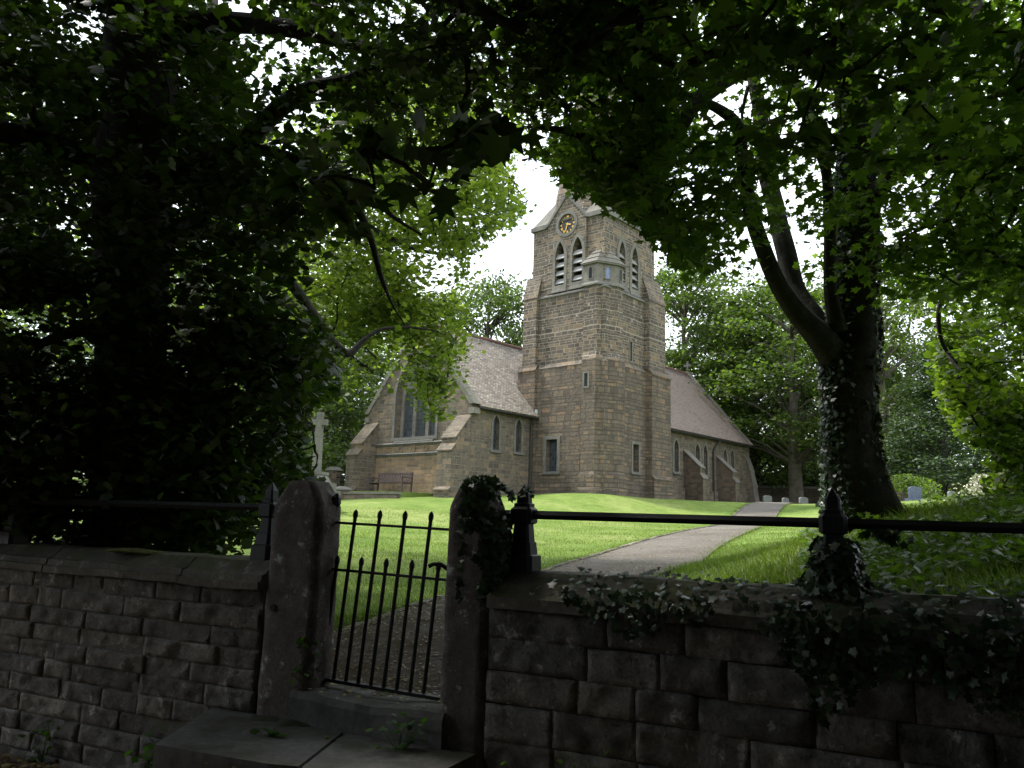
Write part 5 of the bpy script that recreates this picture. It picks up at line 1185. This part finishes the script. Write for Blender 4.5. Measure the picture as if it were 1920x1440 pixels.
# leaf litter
def litter(name, C, size, label):
    V, F = leaves(np.array(C), size * RNG.uniform(.5, 1.2, len(C)), MAPLE6, up=3.5, spread=.6); return tag(mesh_np(name, V, F, L_LIT), label, 'fallen leaves', kind='stuff')
C = []
for _ in range(9000):
    u = random.uniform(-8, 10); b = -abs(random.gauss(0, .8)) - .1; x, y = wb(u, b * K); C.append((x, y, WZ(-.94) + .035 + random.random() * .02))
litter('leaf_litter', C, .06, 'brown fallen leaves covering the verge below the left wall')
C = []
for _ in range(300):
    u = random.uniform(.1, 2.0); C.append(WP(u, random.gauss(-.26, .10) if random.random() < .75 else random.uniform(-1.1, -.3), -.19 + random.random() * .01))
for _ in range(40): C.append(WP(random.uniform(.5, 1.8), random.uniform(-.1, .4), .165))
litter('leaf_litter', C, .035, 'small leaves and twigs scattered on the flagstones and step')
C = []
for _ in range(7500):
    i_ = int(len(KL) * .6 * random.random() ** .9); f = random.betavariate(.6, .8); w_ = wd[i_]
    p = KL[i_] + nr[i_] * w_ * f + np.random.default_rng(_).normal(size=2) * .08; C.append((p[0], p[1], H(*p) + .075))
litter('leaf_litter', C, .026, 'yellow and brown fallen leaves along the edges of the path')

# grass
def blades(name, X_, Y_, h, wdt, mat, label, lean=.5):
    n = len(X_); Z_ = hgt(X_, Y_); a = RNG.uniform(0, 2 * np.pi, n); hh = h * RNG.uniform(.5, 1.3, n)
    dx, dy = np.cos(a) * wdt, np.sin(a) * wdt; lx, ly = RNG.normal(size=n) * lean * hh, RNG.normal(size=n) * lean * hh
    V = np.stack([np.stack([X_ - dx, Y_ - dy, Z_ - .01], 1), np.stack([X_ + dx, Y_ + dy, Z_ - .01], 1), np.stack([X_ + lx, Y_ + ly, Z_ + hh], 1)], 1).reshape(-1, 3)
    return tag(mesh_np(name, V, np.arange(3 * n).reshape(-1, 3), mat), label, 'grass', kind='stuff')
def scatter(n, d0, d1, a0, a1, pw=1.0):
    D = d0 + (d1 - d0) * RNG.random(n) ** pw; px = RNG.uniform(a0, a1, n); x = (px - 960) / F_PX * D; return x, D
x, y = scatter(150000, 5.0, 30, 560, 1960, 1.1); k_ = ~on_path(x, y, -.02)
bb = (x - W0[0]) * WN[0] + (y - W0[1]) * WN[1]; k_ &= bb > .4
blades('grass', x[k_], y[k_], .045, .006, GRASSB, 'short mown grass of the churchyard lawn')
x, y = scatter(42000, 3.5, 17, 1290, 2100, 1.0); k_ = ~on_path(x, y, .12); bb = (x - W0[0]) * WN[0] + (y - W0[1]) * WN[1]; k_ &= bb > .3
blades('grass', x[k_], y[k_], .10, .007, GRASSB, 'rough grass on the bank right of the path', .7)
xx, yy = scatter(420, 7, 24, 600, 1900, 1.0); litter('leaf_litter', [(a, b, H(a, b) + .04) for a, b in zip(xx, yy)], .04, 'stray yellow leaves dotted over the lawn')
# tufts along the kerb
i_ = RNG.integers(8, int(len(KL) * .75), 9000); rg = (RNG.random(9000) < .45)[:, None]; p = KL[i_] + np.where(rg, nr[i_] * (wd[i_][:, None] + .12), 0) - nr[i_] * (.05 + np.abs(RNG.normal(size=9000)) * .09)[:, None] + RNG.normal(size=(9000, 2)) * .06
blades('grass', p[:, 0], p[:, 1], .09, .008, GRASSB, 'unmown tufts along the left kerb of the path', .6)
x, y = scatter(9000, 3.5, 12, 1500, 2100, 1.0); k_ = ((x - W0[0]) * WN[0] + (y - W0[1]) * WN[1]) > .3; x, y = x[k_], y[k_]
k_ = np.array([noise.noise(Vector((a * .8, b * .8, 4))) > -.25 for a, b in zip(x, y)]); x, y = x[k_], y[k_]
V, F = leaves(np.stack([x, y, hgt(x, y) + RNG.uniform(.03, .14, len(x))], 1), .075 * RNG.uniform(.5, 1.2, len(x)), IVYL, up=1.5)
tag(mesh_np('ground_cover', V, F, foliage('ground_ivy', [(0, (.05, .09, .02)), (1, (.12, .17, .05))], .3)), 'ivy and low leaves creeping over the bank behind the right wall', 'ground cover', kind='stuff')

# ================================================================== churchyard objects
# bench (back to the west gable)
bx0, bs = 7.2, SF - .85
bz = 2.83
bench = thing('bench', 'dark slatted wooden bench with arms against the west gable wall', 'bench', CH(bs, bx0 + 1.3, bz))
def BB(u, o, z): return CH(bs - o, bx0 + u, bz + z)      # o outwards
L_b = 2.6
m = M()
for k in range(4): m.box(BB, (.05, .04 + k * .12, .42), (L_b - .05, .14 + k * .12, .45))
m.build('seat', WOOD, bench)
m = M()
for k in range(20): m.hexa([BB(.1 + k * .125, .0, .5), BB(.16 + k * .125, .0, .5), BB(.16 + k * .125, -.03, .5), BB(.1 + k * .125, -.03, .5), BB(.1 + k * .125, -.09, .86), BB(.16 + k * .125, -.09, .86), BB(.16 + k * .125, -.12, .86), BB(.1 + k * .125, -.12, .86)])
m.box(BB, (.02, -.14, .86), (L_b - .02, -.08, .94)); m.box(BB, (.02, -.03, .46), (L_b - .02, .01, .51)); m.build('backrest', WOOD, bench)
for u in (0.0, L_b - .07):
    m = M(); m.hexa([BB(u, -.04, 0), BB(u + .07, -.04, 0), BB(u + .07, -.11, 0), BB(u, -.11, 0), BB(u, -.10, .96), BB(u + .07, -.10, .96), BB(u + .07, -.16, .96), BB(u, -.16, .96)]); m.build('leg', WOOD, bench)
    m = M(); m.box(BB, (u, .46, 0), (u + .07, .53, .66)); m.build('leg', WOOD, bench)
    m = M(); m.box(BB, (u - .01, -.1, .66), (u + .08, .56, .70)); m.box(BB, (u + .01, -.04, .36), (u + .06, .47, .42)); m.build('armrest', WOOD, bench)
# terrace with retaining wall and pier
RW = -7.9
m = M(); TZ = 2.78
tp_ = [(RW + .15, 6.6), (SF, 6.0), (SF, 16), (RW + .15, 16)]
m.prism([CH(s, t, 1.2) for s, t in tp_], [CH(s, t, TZ) for s, t in tp_]); struct('terrace', m, GRASS)
rw = thing('retaining_wall', 'low stone retaining wall with pale coping below the bench', 'wall', CH(RW, 11, 1.8))
m = M(); m.box(T_, (RW - .15, 5.6, 1.0), (RW + .2, 15.5, 2.62)); m.build('stonework', S_NAVE, rw)
m = M(); m.box(T_, (RW - .2, 5.55, 2.625), (RW + .25, 15.55, 2.72)); m.build('coping', S_DRESS, rw)
m = M(); m.box(T_, (RW - .32, 9.35, 1.2), (RW + .28, 9.95, 2.80)); m.build('pier', S_NAVE, rw)
m = M(); m.box(T_, (RW - .38, 9.29, 2.80), (RW + .34, 10.01, 2.87)); m.frust(T_, (RW - .38, 9.29, 2.87), (RW + .34, 10.01, 2.87), (RW - .12, 9.55, 3.0), (RW + .08, 9.75, 3.0)); m.build('pier_cap', S_MEM, rw)
# small gate pier beyond the gable
gp_ = thing('churchyard_pier', 'short rounded-top stone pier with iron bars left of the west gable', 'pier', CH(SF - .4, 13.9, 2.4))
m = M(); m.box(T_, (SF - .8, 13.6, 2.0), (SF - .2, 14.2, 4.0)); m.box(T_, (SF - .8, 13.3, 2.0), (SF - .2, 13.599, 3.0)); m.build('pier_body', S_NAVE, gp_)
m = M(); m.frust(T_, (SF - .86, 13.54, 4.0), (SF - .14, 14.26, 4.0), (SF - .7, 13.7, 4.2), (SF - .3, 14.1, 4.2)); m.build('pier_cap', S_DRESS, gp_)
m = M()
for k in range(4): m.box(T_, (SF - .52, 13.2 - .14 * k, 2.6), (SF - .49, 13.23 - .14 * k, 3.75))
m.box(T_, (SF - .53, 12.75, 3.6), (SF - .48, 13.6, 3.64)); m.build('iron_bars', IRON, gp_)
# memorial cross
mc = at(592, 900, 27.0); mz = H(mc[0], mc[1])
ztop = at(592, 770, 27.0)[2]
cross = thing('memorial_cross', 'tall pale stone cross on a stepped base, left of the church', 'memorial', (mc[0], mc[1], mz))
an_ = -.15
def MC(x, y, z): return (mc[0] + x * math.cos(an_) - y * math.sin(an_), mc[1] + x * math.sin(an_) + y * math.cos(an_), z)
zb_ = at(592, 888, 27.0)[2]
m = M(); m.frust(MC, (-.135, -.12, zb_), (.135, .12, zb_), (-.105, -.10, ztop - .48), (.105, .10, ztop - .48)); m.frust(MC, (-.105, -.10, ztop - .479), (.105, .10, ztop - .479), (-.10, -.09, ztop), (.10, .09, ztop)); m.build('shaft', S_MEM, cross)
m = M(); m.box(MC, (-.27, -.095, ztop - .45), (.27, .095, ztop - .25)); m.build('arms', S_MEM, cross)
m = M(); m.frust(MC, (-.42, -.42, zb_ - .3), (.42, .42, zb_ - .3), (-.30, -.30, zb_ - .04), (.30, .30, zb_ - .04)); m.box(MC, (-.33, -.33, zb_ - .04), (.33, .33, zb_ + .06)); m.build('plinth', S_MEM, cross)
m = M(); m.box(MC, (-.55, -.55, zb_ - .55), (.55, .55, zb_ - .3)); m.box(MC, (-.68, -.68, mz - .3), (.68, .68, zb_ - .551)); m.build('steps', S_MEM, cross)
# headstones
def headstone(label, px, py, D, w_, h_, col, kind='round', th=.12, rot=.3):
    p = at(px, py, D); z = H(p[0], p[1]); m = M(); n = 10
    if kind == 'round': sh = [(-w_ / 2, -.1), (w_ / 2, -.1), (w_ / 2, h_ * .82)] + [(w_ / 2 * math.cos(math.pi * i / n), h_ * .82 + h_ * .18 * math.sin(math.pi * i / n)) for i in range(1, n)] + [(-w_ / 2, h_ * .82)]
    else: sh = [(-w_ / 2, -.1), (w_ / 2, -.1), (w_ / 2, h_ * .9), (w_ * .2, h_), (-w_ * .2, h_), (-w_ / 2, h_ * .9)]
    c_, s_ = math.cos(rot), math.sin(rot)
    F_ = lambda x, y, zz: (p[0] + x * c_ - y * s_, p[1] + x * s_ + y * c_, z + zz)
    t = thing('headstone', label, 'headstone', (p[0], p[1], z), 'headstones in the churchyard')
    m.prism([F_(x, 0, zz) for x, zz in sh], [F_(x, th, zz) for x, zz in sh]); m.build('slab', col, t)
    m = M(); m.box(F_, (-w_ / 2 - .1, -.08, -.1), (w_ / 2 + .1, th + .08, .08)); m.build('base', col, t)
GREY = stone('grey_headstone', (.13, .135, .13), (.22, .225, .225), 3); BLUE = stone('blue_grey_slate', (.07, .085, .13), (.12, .14, .20), 2); BRN = stone('brown_headstone', (.07, .05, .045), (.13, .095, .08), 3)
PALE = stone('pale_grey_headstone', (.34, .35, .36), (.48, .49, .5), 3)
headstone('small grey headstone nearest the nave end, leftmost of three', 1440, 944, 50, .62, .62, GREY); headstone('small grey headstone in the middle of three beside the path', 1474, 947, 49, .45, .62, GREY); headstone('pale headstone nearest the ivy-clad trunk, rightmost of three', 1508, 950, 48, .6, .68, GREY)
headstone('blue-grey slate headstone in front of the round bush', 1718, 937, 33, .62, .58, BLUE); headstone('dark brown headstone right of the blue-grey one', 1742, 934, 35, .6, .5, BRN); headstone('long low mossy headstone left of the blue-grey one', 1683, 937, 34, .85, .42, BRN, 'shoulder')
headstone('grey headstone behind the yew foot', 1786, 930, 38, .4, .5, GREY); headstone('pale low headstone by the big trunk', 1660, 938, 34, .5, .3, PALE)
# boundary wall in the distance and outbuilding
bw = thing('boundary_wall', 'dark low churchyard boundary wall beyond the nave end', 'wall', gpos(1470, 63))
m = M(); a, b = np.array(gpos(1400, 63)), np.array(gpos(1640, 60)); n_ = np.array([b[1] - a[1], a[0] - b[0], 0]); n_ = n_ / np.linalg.norm(n_) * .2
m.hexa([a - n_ - (0, 0, .3), b - n_ - (0, 0, .3), b + n_ - (0, 0, .3), a + n_ - (0, 0, .3), a - n_ + (0, 0, 1.2), b - n_ + (0, 0, 1.2), b + n_ + (0, 0, 1.2), a + n_ + (0, 0, 1.2)]); m.build('stonework', S_LOW, bw)
m = M(); m.hexa([a - n_ * 1.3 + (0, 0, 1.2), b - n_ * 1.3 + (0, 0, 1.2), b + n_ * 1.3 + (0, 0, 1.2), a + n_ * 1.3 + (0, 0, 1.2), a - n_ * .4 + (0, 0, 1.4), b - n_ * .4 + (0, 0, 1.4), b + n_ * .4 + (0, 0, 1.4), a + n_ * .4 + (0, 0, 1.4)]); m.build('coping', S_DARKD, bw)
hp = np.array(gpos(1815, 62)); hs = thing('outbuilding', 'low brown building with a dark pitched roof beyond the right-hand lawn', 'building', hp)
HB = lambda x, y, z: (hp[0] + x, hp[1] + y, hp[2] + z)
m = M(); m.box(HB, (-2.6, 0, -.5), (6, 5, 1.7)); m.build('wall', S_RED, hs)
m = M(); m.prism([HB(-3.2, -.5, 1.65), HB(-3.2, 5.5, 1.65), HB(-3.0, 2.5, 3.2)], [HB(6.5, -.5, 1.65), HB(6.5, 5.5, 1.65), HB(6.5, 2.5, 3.2)]); m.build('roof', plain('dark_slate_roof', (.05, .045, .045), .7), hs)
m = M(); m.box(HB, (-.9, -.03, .3), (.1, .02, 1.2)); m.build('window', GLASS, hs)
m = M(); m.box(HB, (1.2, -.03, -.3), (2.1, .02, 1.5)); m.build('door', WOOD, hs)
# hills
m = M(); n_ = 60; vs = []
for i in range(n_ + 1):
    a = math.radians(-60 + 150 * i / n_); d = 900
    for k, (dd, zz) in enumerate(((0, 0), (150, 1), (420, .3), (600, 0))):
        h_ = 34 + 26 * noise.noise(Vector((i * .13, 0, 2))) + 10 * noise.noise(Vector((i * .5, 0, 2))); vs.append((math.sin(a) * (d + dd), math.cos(a) * (d + dd), 4 + zz * h_))
m.add(vs, [(i * 4 + k, (i + 1) * 4 + k, (i + 1) * 4 + k + 1, i * 4 + k + 1) for i in range(n_) for k in range(3)])
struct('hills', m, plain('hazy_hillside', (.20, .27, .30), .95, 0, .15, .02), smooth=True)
m = M(); m.add([(-3000, -3000, -1.5), (3000, -3000, -1.5), (3000, 3000, -1.5), (-3000, 3000, -1.5)], [(0, 1, 2, 3)]); struct('ground', m, GRASS)
